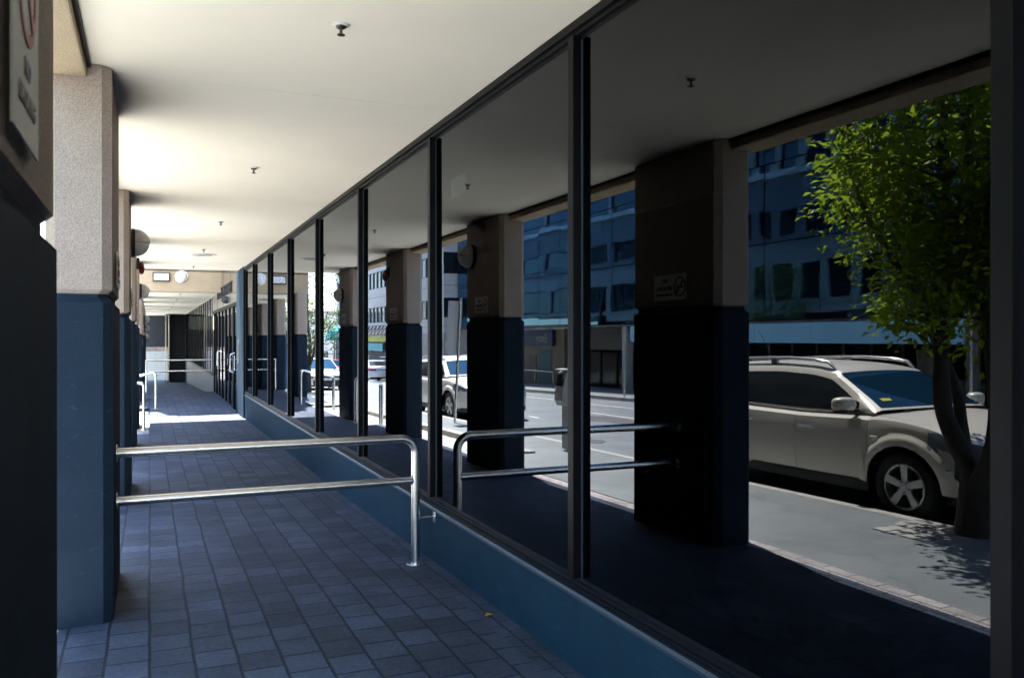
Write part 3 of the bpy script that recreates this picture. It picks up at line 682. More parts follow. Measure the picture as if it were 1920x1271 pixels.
def make_car(name, label, cat, S, pm, detail=True, group=None):
    t = thing(name, label, cat, (0, 0, 0), 0, group)
    xa = {S['xf'], S['xr']}
    xs = set(fr(-2.36 if S is SUV else -2.28, 2.0, .12)) | {p[0] for p in S['hw']} | set(fr(2.0, 2.27, .04))
    for c in xa:
        xs = {x for x in xs if abs(x - c) > S['ra'] + .03}
        xs |= {c + S['ra'] * math.cos(PI * i / 14) for i in range(15)} | {c + S['ra'] + .012, c - S['ra'] - .012, c + S['ra'] + .1, c - S['ra'] - .1}
    for a, b_ in S['doors']:
        for d in (a, b_): xs = {x for x in xs if abs(x - d) > .015 or min(abs(x - c) for c in xa) < S['ra']} | {d - .006, d, d + .006}
    for v in (S['head'][0], S['head'][1], S['tailx']): xs.add(v)
    xs = sorted(xs); q = [xs[0]]
    for x in xs[1:]:
        if x - q[-1] > .004: q.append(x)
    xs = q
    doorx = [d for p in S['doors'] for d in p]
    ts = [0, .05, .12, .2, .28, .36, .44, .52, .6, .68, .76, .84, .89, .925, .945, .965, .985, 1.0]
    ss = [.06, .16, .32, .5, .68, .85, 1.0]
    wc = S['rw']
    def hw(x): return ip(x, S['hw'])
    def shoulder(x): return sm(x, S['zt'])
    def side(x, tt):
        zb = ip(x, S['zb'])
        for c in xa:
            d = abs(x - c)
            if d < S['ra']: zb = max(zb, wc + math.sqrt(max(0, S['ra'] ** 2 - d * d)))
        zt = shoulder(x); z = zb + tt * (zt - zb)
        y = hw(x) - .045 * max(0, (.62 - z) / .4) ** 2 - .022 * max(0, (tt - .6) / .34) ** 2 - .085 * max(0, min(1, (tt - .925) / .06))
        for c in xa:
            d = math.hypot(x - c, z - wc) - S['ra']; e = max(0, min(1, (.135 - d) / .07))
            y += S['flare'] * (e * e * (3 - 2 * e))
        y = max(y, 0.0)
        if any(abs(x - d) < .002 for d in doorx) and z < zt: y -= .014
        xr = x - S['rake'] * max(0, z - .52) ** 1.4 * max(0, min(1, (x - 1.35) / .8)) ** 1.3
        if x < -1.7: xr += .18 * max(0, z - .62) * min(1, (-1.7 - x) / .5)
        return (xr, y, z)
    def sec(x):
        pts = [side(x, tt) for tt in ts]
        xr, ys, zt = pts[-1]; cr = ip(x, S['crown'])
        for s in ss: pts.append((xr + .05 * (1 - (1 - s) ** 2) * max(0, min(1, (x - 1.4) / .6)), ys * (1 - s), zt + cr * (1 - (1 - s) ** 2)))
        return pts
    G = [sec(x) for x in xs]; nt_ = len(ts)
    parts = {}
    def put(nm, side_, q):
        parts.setdefault((nm, side_), MB())
        parts[(nm, side_)].add(q, [tuple(range(len(q)))], True)
    hx0, hx1, hz0, hz1 = S['head']
    for sg in (1, -1):
        for i in range(len(xs) - 1):
            xm = (xs[i] + xs[i + 1]) / 2
            for j in range(len(G[0]) - 1):
                q = [G[i][j], G[i + 1][j], G[i + 1][j + 1], G[i][j + 1]]
                q = [(a, b_ * sg, c) for a, b_, c in q]
                if sg > 0: q = q[::-1]
                zm = sum(p[2] for p in q) / 4; ym = abs(sum(p[1] for p in q) / 4); nm = 'body'; sd = 0
                if j < nt_ - 1:
                    if hx0 < xm < hx1 and hz0 < zm < hz1 + .03 and j < nt_ - 3: nm, sd = 'headlight', sg
                    elif xm > 2.14 and ym < .52 and .56 < zm < .70: nm = 'grille'
                    elif xm > 2.1 and ym < .60 and zm < .46: nm = 'grille'
                    elif xm < S['tailx'] and .72 < zm < .98 and ym > .45 and j < nt_ - 2: nm, sd = 'tail_light', sg
                    else:
                        for k, (a, b_) in enumerate(S['doors']):
                            if a < xm < b_ and min(abs(xm - c) - S['ra'] * 1.0 for c in xa) > -.30 : nm, sd = ('rear_door' if k == 0 else 'front_door'), sg
                put(nm, sd, q)
    # close the tail
    for sg in (1, -1):
        ring_ = [(a, b_ * sg, c) for a, b_, c in G[0]]
        for j in range(len(ring_) - 1):
            z0, z1 = ring_[j][2], ring_[j + 1][2]
            q = [ring_[j], ring_[j + 1], (ring_[j + 1][0], 0, z1), (ring_[j][0], 0, z0)]
            if sg > 0: q = q[::-1]
            zm = (z0 + z1) / 2
            if .74 < zm < .94 and j < nt_ - 2:
                mid = .32
                put('tail_light', sg, [ring_[j], ring_[j + 1], (ring_[j + 1][0], sg * mid, z1), (ring_[j][0], sg * mid, z0)][::-sg])
                put('body', 0, [(ring_[j][0], sg * mid, z0), (ring_[j + 1][0], sg * mid, z1), (ring_[j + 1][0], 0, z1), (ring_[j][0], 0, z0)][::-sg])
            else: put('body', 0, q)
    # cabin
    cx = set(fr(S['r0'], S['r1'], .1)) | set(fr(S['r1'], S['f1'], .14)) | set(fr(S['f1'], S['f0'], .06)) | {S['winf'], S['winr']} | {v for p in S['pillars'] for v in p}
    cx |= {S['f1'] + .035, S['f0'] - .03, S['r0'] + .05, S['r1'] - .04}
    cx = sorted(cx); q = [cx[0]]
    for x in cx[1:]:
        if x - q[-1] > .006: q.append(x)
    cx = q
    zrf, zrr = ip(S['f1'], S['zr']), ip(S['r1'], S['zr'])
    def csec(x):
        zt = shoulder(x) + .004; yb = side(x, 1)[1] + .006
        if x > S['f1']:
            u = (x - S['f1']) / (S['f0'] - S['f1']); zr = zrf + (zt + .03 - zrf) * (u ** 1.06)
        elif x < S['r1']:
            u = (S['r1'] - x) / (S['r1'] - S['r0']); zr = zrr + (zt + .03 - zrr) * (u ** 1.15)
        else: zr = sm(x, S['zr']) if S['r1'] + .15 < x < S['f1'] - .15 else ip(x, S['zr'])
        h = max(zr - zt, .012); yr = yb - S['tumble'] * h
        bt = 1 - min(.3, .062 / h); bb = min(.3, .022 / h)
        pts = []
        for tt in (0, bb, .35, .65, bt, 1.0):
            z = zt + tt * h; y = yb + (yr - yb) * tt + .022 * math.sin(PI * tt)
            pts.append((x, y, z))
        cr = .05 if S['r1'] <= x <= S['f1'] else .03
        for s in (.025, .07, .12, .3, .55, .8, 1.0):
            cx_ = x
            y = yr * (1 - s)
            f = 1 - (1 - s) ** 2
            if x > S['f1']: cx_ = x + S['curv'] * f * (.35 + .65 * (x - S['f1']) / (S['f0'] - S['f1']))
            elif x > S['f1'] - .5: cx_ = x + S['curv'] * f * .35 * (x - S['f1'] + .5) / .5
            if x < S['r1']: cx_ = x - .08 * f
            rise = .03 * min(1, s / .07) if S['r1'] - .05 <= x <= S['f1'] + .05 else .012 * min(1, s / .07)
            pts.append((cx_, y, zr + rise + cr * f))
        return pts
    C = [csec(x) for x in cx]
    for sg in (1, -1):
        for i in range(len(cx) - 1):
            xm = (cx[i] + cx[i + 1]) / 2
            for j in range(len(C[0]) - 1):
                q = [C[i][j], C[i + 1][j], C[i + 1][j + 1], C[i][j + 1]]
                q = [(a, b_ * sg, c) for a, b_, c in q]
                if sg > 0: q = q[::-1]
                nm, sd = 'body', 0
                if 1 <= j <= 3 and S['winr'] < xm < S['winf']:
                    nm, sd = 'side_window', sg * (1 if xm > S['pillars'][-1][0] else 2 if len(S['pillars']) < 2 or xm > S['pillars'][0][0] else 3)
                    for a, b_ in S['pillars']:
                        if a < xm < b_: nm, sd = 'pillar_trim', 0
                elif j >= 7 and S['f1'] + .03 < xm < S['f0'] - .02: nm = 'windscreen'
                elif j >= 7 and S['r0'] + .04 < xm < S['r1'] - .03: nm = 'rear_window'
                put(nm, sd, q)
    mats = dict(body=pm, front_door=pm, rear_door=pm, headlight=M['lamp'], grille=M['trim'], tail_light=M['tail'], side_window=M['carglass'], pillar_trim=M['carglass'], windscreen=M['windscreen'], rear_window=M['carglass'])
    objs = {}
    for (nm, sd), b in parts.items():
        o = b.build(nm, mats[nm], t, angle=28, recalc=False)
        bm = bmesh.new(); bm.from_mesh(o.data); bmesh.ops.remove_doubles(bm, verts=bm.verts[:], dist=.0008)
        bmesh.ops.dissolve_degenerate(bm, edges=bm.edges[:], dist=.0004); bm.to_mesh(o.data); bm.free()
        o.data.polygons.foreach_set('use_smooth', [True] * len(o.data.polygons)); o.data.set_sharp_from_angle(angle=R(30))
        objs[(nm, sd)] = o
    # underside, wells
    w = hw(0)
    MB().box(S['r0'] - .02 + .15, 1.95, -w + .24, w - .24, .20, .60).box(-.9 if S is SUV else -.93, .9, -w + .06, w - .06, .22 if S is SUV else .17, .55).build('underbody', M['wellblack'], t)
    for c in sorted(xa):
        for sg in (1, -1):
            b = MB(); n = 14; r = S['ra'] + .004
            vs = [(c + r * math.cos(PI * i / n), sg * y, wc + r * math.sin(PI * i / n)) for y in (w - .015, w - .30) for i in range(n + 1)]
            b.add(vs, [(i, i + 1, n + 2 + i, n + 1 + i) for i in range(n)], True)
            b.add([(p[0], p[1], p[2]) for p in vs[n + 1:]], [tuple(range(n + 1))]); b.build('wheel_well', M['wellblack'], t)
    # wheels
    rw = S['rw']; rrim = rw * .665
    def wheel(x, sg):
        e = bpy.data.objects.new('wheel', None); col.objects.link(e); e.parent = t; e.location = (x, sg * (w - .005), rw); e.rotation_euler = (0, 0, 0 if sg > 0 else PI); e.empty_display_size = .1
        rot = Matrix.Rotation(R(-90), 4, 'X')
        hwid = .21
        prof = [(rrim, -hwid), (rw * .9, -hwid), (rw * .985, -hwid + .02), (rw, -hwid + .05), (rw, -.05), (rw * .985, -.025), (rw * .93, -.006), (rw * .80, 0.0), (rrim + .012, -.006), (rrim, -.014)]
        MB().lathe(prof, 48, rot).build('tyre', M['tyre'], e)
        b = MB().lathe([(rrim + .001, -.20), (rrim + .001, -.012), (rrim - .010, -.008), (rrim - .022, -.014), (rrim - .03, -.05), (rrim - .04, -.16)], 48, rot)
        ns = S['rim']
        for k in range(ns):
            a = 2 * PI * k / ns + PI / 2
            ca, sa = math.cos(a), math.sin(a)
            w0, w1 = .030, .040 if ns == 5 else .022
            def P(r, wd, y): return (r * ca - wd * sa, y, r * sa + wd * ca)
            r0, r1 = .045, rrim - .018
            vs = [P(r0, -w0, -.022), P(r0, w0, -.022), P(r1, w1, -.012), P(r1, -w1, -.012), P(r0, -w0 - .008, -.075), P(r0, w0 + .008, -.075), P(r1, w1 + .008, -.075), P(r1, -w1 - .008, -.075)]
            b.add(vs, [(0, 1, 2, 3), (0, 4, 5, 1), (1, 5, 6, 2), (2, 6, 7, 3), (3, 7, 4, 0)])
        b.lathe([(.078, -.075), (.078, -.022), (.070, -.016), (.034, -.016), (.032, -.008), (0, -.006)], 24, rot)
        b.build('rim', M['alloy'], e)
        b = MB().lathe([(rrim - .035, -.085), (0, -.085)], 32, rot).build('brake_shadow', M['wellblack'], e)
        b = MB()
        for k in range(5):
            a = 2 * PI * (k + .5) / 5 + PI / 2
            b.lathe([(.011, -.0155), (.011, -.0135), (0, -.0135)], 10, Matrix.Translation((.054 * math.cos(a), 0, .054 * math.sin(a))) @ rot)
        b.build('wheel_nut', M['trim'], e)
    for x in sorted(xa):
        for sg in (1, -1): wheel(x, sg)
    if S['clad']:
        for sg in (1, -1):
            ya, yb = sorted((sg * (w - .05), sg * (w - .012)))
            MB().bevbox(S['xr'] + S['ra'] + .0, S['xf'] - S['ra'] - .0, ya, yb, .245, .352, .01).build('sill_trim', M['trim'], t)
    ff = MB(); pts = [(x, hw(x) - .02) for x in (1.76, 1.9, 2.0, 2.1, 2.16, 2.21, 2.235)]
    poly = [(a, b_) for a, b_ in pts] + [(a, -b_) for a, b_ in pts[::-1]]
    ff.prism(poly, 'z', .225 if S is SUV else .17, .335 if S is SUV else .24).build('bumper_trim', M['trim'], t)
    MB().bevbox(2.20, 2.262, -.19, .19, .47, .58, .004).build('number_plate', M['plate'], t)
    MB().bevbox(-2.395 if S is SUV else -2.305, -2.33 if S is SUV else -2.27, -.19, .19, .62, .73, .004).build('number_plate', M['plate'], t)
    if detail:
        for sg in (1, -1):
            yb = side(.8, 1)[1]
            b = MB(); mx, my, mz = .68, sg * (yb + .175), shoulder(.8) + .10
            bm = bmesh.new(); bmesh.ops.create_uvsphere(bm, u_segments=20, v_segments=12, radius=1)
            for v in bm.verts:
                c = v.co; e = lambda a, p: math.copysign(abs(a) ** p, a)
                v.co = Vector((mx + .072 * e(c.x, .75) + .02 * c.y * sg * -1, my + .115 * e(c.y, .6), mz + .078 * e(c.z, .6)))
            bm.verts.ensure_lookup_table(); bm.verts.index_update()
            b.add([v.co[:] for v in bm.verts], [[v.index for v in f.verts] for f in bm.faces], True); bm.free()
            o = b.build('wing_mirror', pm, t)
            MB().tube([(mx + .02, sg * (yb + .0), mz - .075), (mx + .01, sg * (yb + .09), mz - .07), (mx, sg * (yb + .15), mz - .06)], [.03, .026, .03], 10).bevbox(mx - .06, mx + .06, min(sg * (yb + .09), sg * (yb + .27)), max(sg * (yb + .09), sg * (yb + .27)), mz - .088, mz - .055, .01).build('mirror_base', M['trim'], o)
            for (k, dx) in ((0, -.98), (1, .0)):
                dn = 'rear_door' if k == 0 else 'front_door'
                d = objs.get((dn, sg))
                if d is None: continue
                zz = shoulder(dx) - .165; yy = side(dx, .8)[1]
                b = MB().tube([(dx, sg * (yy + .0), zz), (dx + .02, sg * (yy + .03), zz), (dx + .20, sg * (yy + .034), zz + .004), (dx + .22, sg * (yy + .004), zz + .004)], [.014, .019, .019, .014], 10)
                b.build('door_handle', M['chrome'], d)
                MB().lathe([(.0, .0), (.035, .0), (.042, .0035), (0, .0035)], 20, Matrix.Translation((dx + .11, sg * (yy - .002), zz - .02)) @ Matrix.Rotation(R(-90 * sg), 4, 'X')).build('handle_recess', M['trim'], d)
            b = MB()
            x0, x1 = -1.0, .92
            pts = [(x, sg * (side(x, 1)[1] + .012), shoulder(x) + .010) for x in fr(x0 - .9, x1 - .12, .15)]
            b.tube(pts, .009, 8).build('belt_moulding', M['chrome'], t)
            zq = .80; zb_ = side(1.0, 0)[2]; yq = side(1.0, (zq - zb_) / (side(1.0, 1)[2] - zb_))
            MB().bevbox(.955, 1.045, min(sg * (yq[1] - .012), sg * (yq[1] + .014)), max(sg * (yq[1] - .012), sg * (yq[1] + .014)), zq - .018, zq + .02, .008).build('indicator', M['white'], t)
            yq = side(1.79, .40)
            MB().bevbox(1.74, 1.82, min(sg * (yq[1] - .01), sg * (yq[1] + .008)), max(sg * (yq[1] - .01), sg * (yq[1] + .008)), yq[2] - .01, yq[2] + .008, .004).build('side_marker', M['chrome'], t)
        for y0 in (.55, -.05):
            x0 = S['f0'] + .10
            MB().tube([(x0 + .04, y0, shoulder(x0) + .05), (x0 - .02, y0 - .25, shoulder(x0) + .075), (x0 - .02, y0 - .5, shoulder(x0) + .09)], .008, 8).build('wiper', M['trim'], t)
    if S['rails'] and pm is M['champagne']:
        p0, p1, p2 = Vector(csec(.80)[9]), Vector(csec(.74)[9]), Vector(csec(.80)[8])
        a_ = (p1 - p0).normalized(); b_ = (p2 - p0).normalized(); n_ = a_.cross(b_); n_ = n_ if n_.z > 0 else -n_; q0 = p0 + n_.normalized() * .006
        MB().quad(q0, q0 + a_ * .055, q0 + a_ * .055 + b_ * .10, q0 + b_ * .10).build('parking_ticket', M['yellowtag'], t)
    if S['rails']:
        for sg in (1, -1):
            zr_ = lambda x: ip(x, S['zr']); yy = lambda x: side(x, 1)[1] + .006 - S['tumble'] * (zr_(x) - shoulder(x)) - .035
            pts = [(S['f1'] - .03, sg * yy(.1), zr_(.27) + .04)] + [(x, sg * yy(x), zr_(x) + .105) for x in (.12, -.1, -.5, -.9, -1.3, -1.65)] + [(-1.86, sg * yy(-1.8), zr_(-1.85) + .035)]
            b = MB().tube(pts, [.012, .021, .021, .021, .021, .021, .021, .012], 10)
            for x in (-.75,): b.bevbox(x - .05, x + .05, min(sg * (yy(x) - .02), sg * (yy(x) + .02)), max(sg * (yy(x) - .02), sg * (yy(x) + .02)), zr_(x) + .0, zr_(x) + .10, .008)
            b.build('roof_rail', M['alloy'], t)
        MB().tube([(-1.5, 0, 1.70), (-1.72, 0, 1.99)], [.006, .003], 6).build('antenna', M['trim'], t)
    return t
def place(o, x, y, face):
    """face: -1 nose towards -y, +1 nose towards +y; the car follows the fall of the road"""
    o.location = (x, y, (zroad(x, y - 1.3) + zroad(x, y + 1.3)) / 2 + .004)
    sl = math.atan2(zroad(x, y + 1.3) - zroad(x, y - 1.3), 2.6)
    o.scale = (1, 1, .94) if 'SUV' in o['label'] else (1, 1, 1)
    o.rotation_euler = (0, sl if face < 0 else -sl, R(-90) if face < 0 else R(90))
suv = make_car('parked_suv', 'champagne SUV with roof rails parked at the kerb, nose behind the forked tree', 'car', SUV, M['champagne'])
place(suv, -3.56, 6.96, -1)
wsuv = make_car('parked_suv', 'white SUV parked at the kerb behind the leaning sign pole', 'car', SUV, M['carwhite'])
place(wsuv, -3.50, 19.6, -1)
wcar = make_car('parked_car', 'white sedan facing us at the kerb, behind the tree by the entry steps', 'car', SEDAN, M['carwhite'])
place(wcar, -3.65, 40.6, -1)
scar = make_car('parked_car', 'silver sedan seen from behind, in front of the dark wall numbered 175', 'car', SEDAN, M['carsilver'], detail=False)
place(scar, -10.65, 57.5, 1)
rcar = make_car('parked_car', 'bright red car far down the street beside the maroon one', 'car', SEDAN, M['carred'], detail=False)
place(rcar, -9.35, 66, -1)
dcar = make_car('parked_car', 'maroon car farthest down the street, beyond the bright red one', 'car', SEDAN, M['cardark'], detail=False)
place(dcar, -10.2, 74, -1)

# ---------------------------------------------------------------- trees
M['bark'] = mat('bark', (.075, .062, .052), .9, var=.35, scale=7, bump=.8, bscale=28)
def leafmat(name, c, tr):
    m, nt, p = nmat(name); nt.nodes.remove(p); out = nt.nodes['Material Output']
    ge = N(nt, 'ShaderNodeNewGeometry'); oi = N(nt, 'ShaderNodeTexCoord')
    n = N(nt, 'ShaderNodeTexNoise', Scale=3.5, Detail=3.); L(nt, oi.outputs['Object'], n.inputs['Vector'])
    rp = N(nt, 'ShaderNodeMapRange'); rp.inputs[1].default_value = .3; rp.inputs[2].default_value = .7; L(nt, n.outputs['Fac'], rp.inputs[0])
    def mixc(a, b):
        x = N(nt, 'ShaderNodeMix', data_type='RGBA'); x.inputs[6].default_value = (*a, 1); x.inputs[7].default_value = (*b, 1); L(nt, rp.outputs[0], x.inputs[0]); return x.outputs[2]
    d = N(nt, 'ShaderNodeBsdfPrincipled'); d.inputs['Roughness'].default_value = .42; d.inputs['Specular IOR Level'].default_value = .4
    L(nt, mixc([v * .75 for v in c], [v * 1.3 for v in c]), d.inputs['Base Color'])
    t = N(nt, 'ShaderNodeBsdfTranslucent'); L(nt, mixc([v * .75 for v in tr], [v * 1.25 for v in tr]), t.inputs['Color'])
    mx = N(nt, 'ShaderNodeMixShader'); mx.inputs[0].default_value = .6
    L(nt, d.outputs[0], mx.inputs[1]); L(nt, t.outputs[0], mx.inputs[2]); L(nt, mx.outputs[0], out.inputs[0]); return m
M['leaf'] = leafmat('leaf_green', (.06, .11, .018), (.34, .48, .03))
M['leafdark'] = leafmat('leaf_dark_green', (.045, .075, .02), (.11, .17, .03))
def leaf_verts(c, d, up, l, w):
    s = d.cross(up); s = s.normalized() if s.length > 1e-4 else Vector((1, 0, 0)); n = s.cross(d)
    return [c, c + d * l * .45 + s * w * .5 + n * .012, c + d * l, c + d * l * .45 - s * w * .5 + n * .012]
def tree(name, label, base, limbs, radii, crown, nclump, nleaf, leaf, lm, seed, group=None):
    """limbs: polylines; crown: list of (centre, (rx, ry, rz)); trunk and crown as parts"""
    rnd = random.Random(seed); base = Vector(base)
    t = thing(name, label, 'tree', base, 0, group)
    tr = MB(); nodes = []
    for pl, rd in zip(limbs, radii):
        pts = [Vector(p) for p in pl]; dense = []; rs = []
        for i in range(len(pts) - 1):
            p0 = pts[max(i - 1, 0)]; p1, p2 = pts[i], pts[i + 1]; p3 = pts[min(i + 2, len(pts) - 1)]
            for k in range(4):
                u = k / 4
                q = .5 * ((2 * p1) + (p2 - p0) * u + (2 * p0 - 5 * p1 + 4 * p2 - p3) * u * u + (3 * p1 - p0 - 3 * p2 + p3) * u ** 3)
                dense.append(q); rs.append(rd[i] + (rd[i + 1] - rd[i]) * u)
        dense.append(pts[-1]); rs.append(rd[-1])
        tr.tube(dense, rs, 12); nodes += [(q, r) for q, r in zip(dense, rs) if q.z > 1.0]
    lf = MB(); vs = lf.v; fs = lf.f
    clumps = []
    tot = sum(c[1][0] * c[1][1] * c[1][2] for c in crown)
    for cc, rr_ in crown:
        for _ in range(max(1, int(nclump * rr_[0] * rr_[1] * rr_[2] / tot))):
            while True:
                p = Vector((rnd.uniform(-1, 1), rnd.uniform(-1, 1), rnd.uniform(-1, 1)))
                if .25 < p.length < 1: break
            p = p.normalized() * (p.length ** .4)
            q = Vector((cc[0] + p.x * rr_[0], cc[1] + p.y * rr_[1], cc[2] + p.z * rr_[2]))
            if noise.noise(q * .9 + Vector((seed, 0, 0))) < -.18: continue
            clumps.append(q)
    tw = tr
    for q in clumps:
        nd, nr = min(nodes, key=lambda a: (a[0] - q).length + (0.6 if a[0].z > q.z else 0))
        mid = nd.lerp(q, .55) + Vector((rnd.gauss(0, .06), rnd.gauss(0, .06), rnd.gauss(0, .05) - .06))
        r0 = min(nr * .45, .018)
        if (q - nd).length > .12: tw.tube([nd, mid, q], [r0, r0 * .6, .004], 5, caps=False)
        ax = (q - nd).normalized(); sz = rnd.uniform(.13, .24)
        for _ in range(nleaf):
            o = Vector((rnd.gauss(0, 1), rnd.gauss(0, 1), rnd.gauss(0, .8))) * sz * .62
            d = (o.normalized() * .8 + ax * .35 + Vector((rnd.gauss(0, .5), rnd.gauss(0, .5), rnd.gauss(-.25, .4)))).normalized()
            l = leaf * rnd.uniform(.65, 1.25)
            n = len(vs); vs += [tuple(v) for v in leaf_verts(q + o, d, Vector((rnd.gauss(0, .5), rnd.gauss(0, .5), 1)).normalized(), l, l * .55)]
            fs.append((n, n + 1, n + 2, n + 3)); lf.sm.append(False)
    tr.build('trunk', M['bark'], t, recalc=False)
    lf.build('crown', lm, t, recalc=False)
    return t
bz = zs(4.68)
tree('street_tree', 'leafy street tree with low forked trunk at the kerb, in front of the champagne SUV', (-2.4, 4.68, bz),
     [[(0, 0, -.15), (0, .0, .12), (.0, .01, .30), (.0, .04, .52), (.0, .18, .72), (.02, .30, 1.03), (.0, .33, 1.45), (.0, .34, 1.9), (-.03, .32, 2.4), (-.06, .36, 3.0), (-.1, .42, 4.2), (-.05, .45, 5.6)],
      [(-.02, .10, .45), (-.10, .19, .62), (-.16, .27, .89), (-.15, .29, 1.12), (-.13, .36, 1.32), (-.14, .52, 1.62), (-.18, .74, 2.1), (-.2, .92, 2.6), (-.25, 1.15, 3.3), (-.3, 1.35, 4.4)],
      [(.03, -.03, .38), (.06, -.13, .56), (.09, -.21, .78), (.1, -.24, 1.1), (.12, -.20, 1.6), (.14, -.15, 2.2), (.2, -.08, 2.9), (.25, -.2, 4.4)],
      [(.0, .34, 1.75), (.25, .62, 2.3), (.42, .85, 2.9), (.5, 1.0, 3.7)], [(-.03, .32, 2.2), (-.35, .0, 2.7), (-.5, -.4, 3.4), (-.6, -.7, 4.4)], [(.13, -.13, 2.0), (.45, -.45, 2.7), (.6, -.8, 3.6)],
      [(.0, .33, 1.5), (-.1, .52, 1.72), (-.15, .75, 1.95)]],
     [[.20, .155, .13, .10, .078, .072, .066, .07, .06, .05, .035, .012], [.10, .072, .052, .046, .045, .042, .038, .034, .026, .01], [.10, .075, .058, .055, .05, .045, .038, .012], [.035, .028, .02, .008], [.035, .028, .02, .008], [.035, .026, .008], [.022, .016, .006]],
     [((-.1, .0, 3.5), (1.1, 1.42, 1.25)), ((-.15, .05, 4.9), (1.0, 1.4, 1.5)), ((0, .25, 2.2), (.7, .75, .55)), ((-.05, .85, 2.85), (.65, .62, .6)), ((-.05, -.5, 2.5), (.7, .8, .8)), ((.1, .1, 1.85), (.5, .55, .3))],
     900, 40, .088, M['leaf'], 3)
def vase(h, s):
    return ([[(0, 0, -.2), (.02, .0, .5), (.0, .03, 1.1), (-.05, .08, 2.0), (.05, .1, 3.2), (.0, .1, h * .95)],
             [(0, .02, .9), (.12, .3, 1.5), (.2, .6, 2.6), (.25, .8, h * .75)], [(0, 0, 1.0), (-.15, -.35, 1.7), (-.2, -.6, 2.8), (-.3, -.8, h * .72)],
             [(0, .05, 1.3), (.4, .1, 2.2), (.7, .1, 3.2)], [(0, .05, 1.4), (-.4, .0, 2.3), (-.75, .0, 3.4)]],
            [[.13, .10, .085, .07, .045, .01], [.06, .05, .035, .008], [.06, .05, .035, .008], [.04, .03, .008], [.04, .03, .008]],
            [((0, 0, h * .68), (1.5 * s, 1.6 * s, h * .33)), ((0, 0, h * .42), (1.2 * s, 1.25 * s, h * .2))])
for lab, x, y, h, s, sd in (('street tree beside the entry steps, in front of the white sedan', -2.15, 34.3, 6.3, 1.15, 11), ('street tree beyond the white sedan, half hidden by the nearer tree', -2.2, 44.5, 6.5, 1.2, 12)):
    a, b, c = vase(h, s)
    tree('street_tree', lab, (x, y, zs(y)), a, b, c, 300, 22, .11, M['leafdark'], sd)

# ---------------------------------------------------------------- street furniture on our side
py = 11.3; pz = zs(py)
M['metergrey'] = mat('meter_grey', (.36, .36, .35), .45, var=.1)
pm = thing('parking_meter', 'grey parking meter with slanted hooded head on a wide steel post', 'parking meter', (-2.1, py, pz))
MB().bevbox(-.06, .06, -.10, .10, -.1, .70, .008).build('post', M['metergrey'], pm)
b = MB()
prof_ = [(-.13, .66), (-.17, .74), (-.16, .9), (-.10, 1.16), (-.02, 1.21), (.12, 1.20), (.14, 1.1), (.13, .66)]
b.prism([(-p[0], p[1]) for p in prof_], 'y', -.13, .13).build('head', M['metergrey'], pm)
b = MB(); b.prism([(.152, .95), (.11, 1.13), (.125, 1.135), (.166, .96)], 'y', -.10, -.02); b.prism([(.152, .95), (.11, 1.13), (.125, 1.135), (.166, .96)], 'y', .02, .10); b.build('screen', M['carglass'], pm)
MB().bevbox(.02, .165, -.11, .11, 1.2, 1.222, .006).build('hood', M['white'], pm)
MB().bevbox(.165, .18, -.05, .05, .80, .86, .004).build('coin_tray', M['alloy'], pm)
sy = 16.45; sg_ = thing('parking_sign', 'leaning steel sign pole with the blank grey back of two signs, by the white SUV', 'sign', (-2.1, sy, zs(sy)))
sg_.rotation_euler = (0, R(-3.2), 0)
MB().tube([(0, 0, -.1), (0, 0, 2.62)], .03, 14).build('pole', M['steel'], sg_)
MB().bevbox(-.05, .26, .030, .036, 1.45, 2.55, .003).build('sign_plate', M['metergrey'], sg_)
b = MB().box(-.04, .04, .018, .0299, 1.8, 1.83).box(-.04, .04, .018, .0299, 2.3, 2.33); b.build('bracket', M['steel'], sg_)
bs = thing('blue_board', 'tall dark blue board with a red disc on the footpath left of the tree', 'board', (-2.05, 40.0, zs(40)))
M['navy'] = mat('navy_board', (.02, .05, .14), .5); MB().bevbox(-.06, .06, -.5, 1.1, -.1, 2.7, .02).build('board', M['navy'], bs)
MB().lathe([(0, 0), (.24, 0), (.24, .012), (0, .012)], 24, Matrix.Translation((.061, .25, 2.0)) @ Matrix.Rotation(R(90), 4, 'Y')).build('disc', M['signred'], bs)

# ---------------------------------------------------------------- across the street: glass office
M['cglass'] = glassmat('curtain_wall_glass', 7.5, (.24, .52, .82), inner=(.008, .012, .018), wav=.0045, wscale=.5)
M['panelblue'] = mat('pale_blue_panel', (.36, .74, .98), .4, metal=0, var=.05, scale=1.0)
M['greyfascia'] = mat('grey_fascia', (.16, .155, .15), .6, var=.1)
M['beige'] = mat('beige_wall', (.30, .26, .19), .85, var=.1, scale=2)
M['teal'] = mat('teal_door', (.03, .12, .15), .5, var=.1)
GZ = 2.13
go = thing('glass_office', 'blue glass office block across the street with a pale blue fascia over dark openings', 'building', (XF, 0, 0))
MB().box(-14, -.12, 13.9, 49.6, GZ + .02, 17).build('core', M['dark'], go)
MB().box(-14, -.02, 13.9, 49.6, GZ - .06, GZ + .015).build('soffit', M['greyfascia'], go)
rn = random.Random(5); py0 = fr(13.9, 49.6, 2.38); pz0 = [GZ + .03, 4.6, 7.1, 9.6, 12.1, 14.6, 17]
for j in range(len(pz0) - 1):
    for i in range(len(py0) - 1):
        w2 = (py0[i + 1] - py0[i]) / 2 - .02; h2 = (pz0[j + 1] - pz0[j]) / 2 - .02
        o = MB().box(-.03, 0, -w2, w2, -h2, h2).build('glass_pane', M['cglass'], go)
        o.location = (0, (py0[i] + py0[i + 1]) / 2, (pz0[j] + pz0[j + 1]) / 2)
        o.rotation_euler = (0, R(rn.gauss(0, .16)), R(rn.gauss(0, .16)))
b = MB()
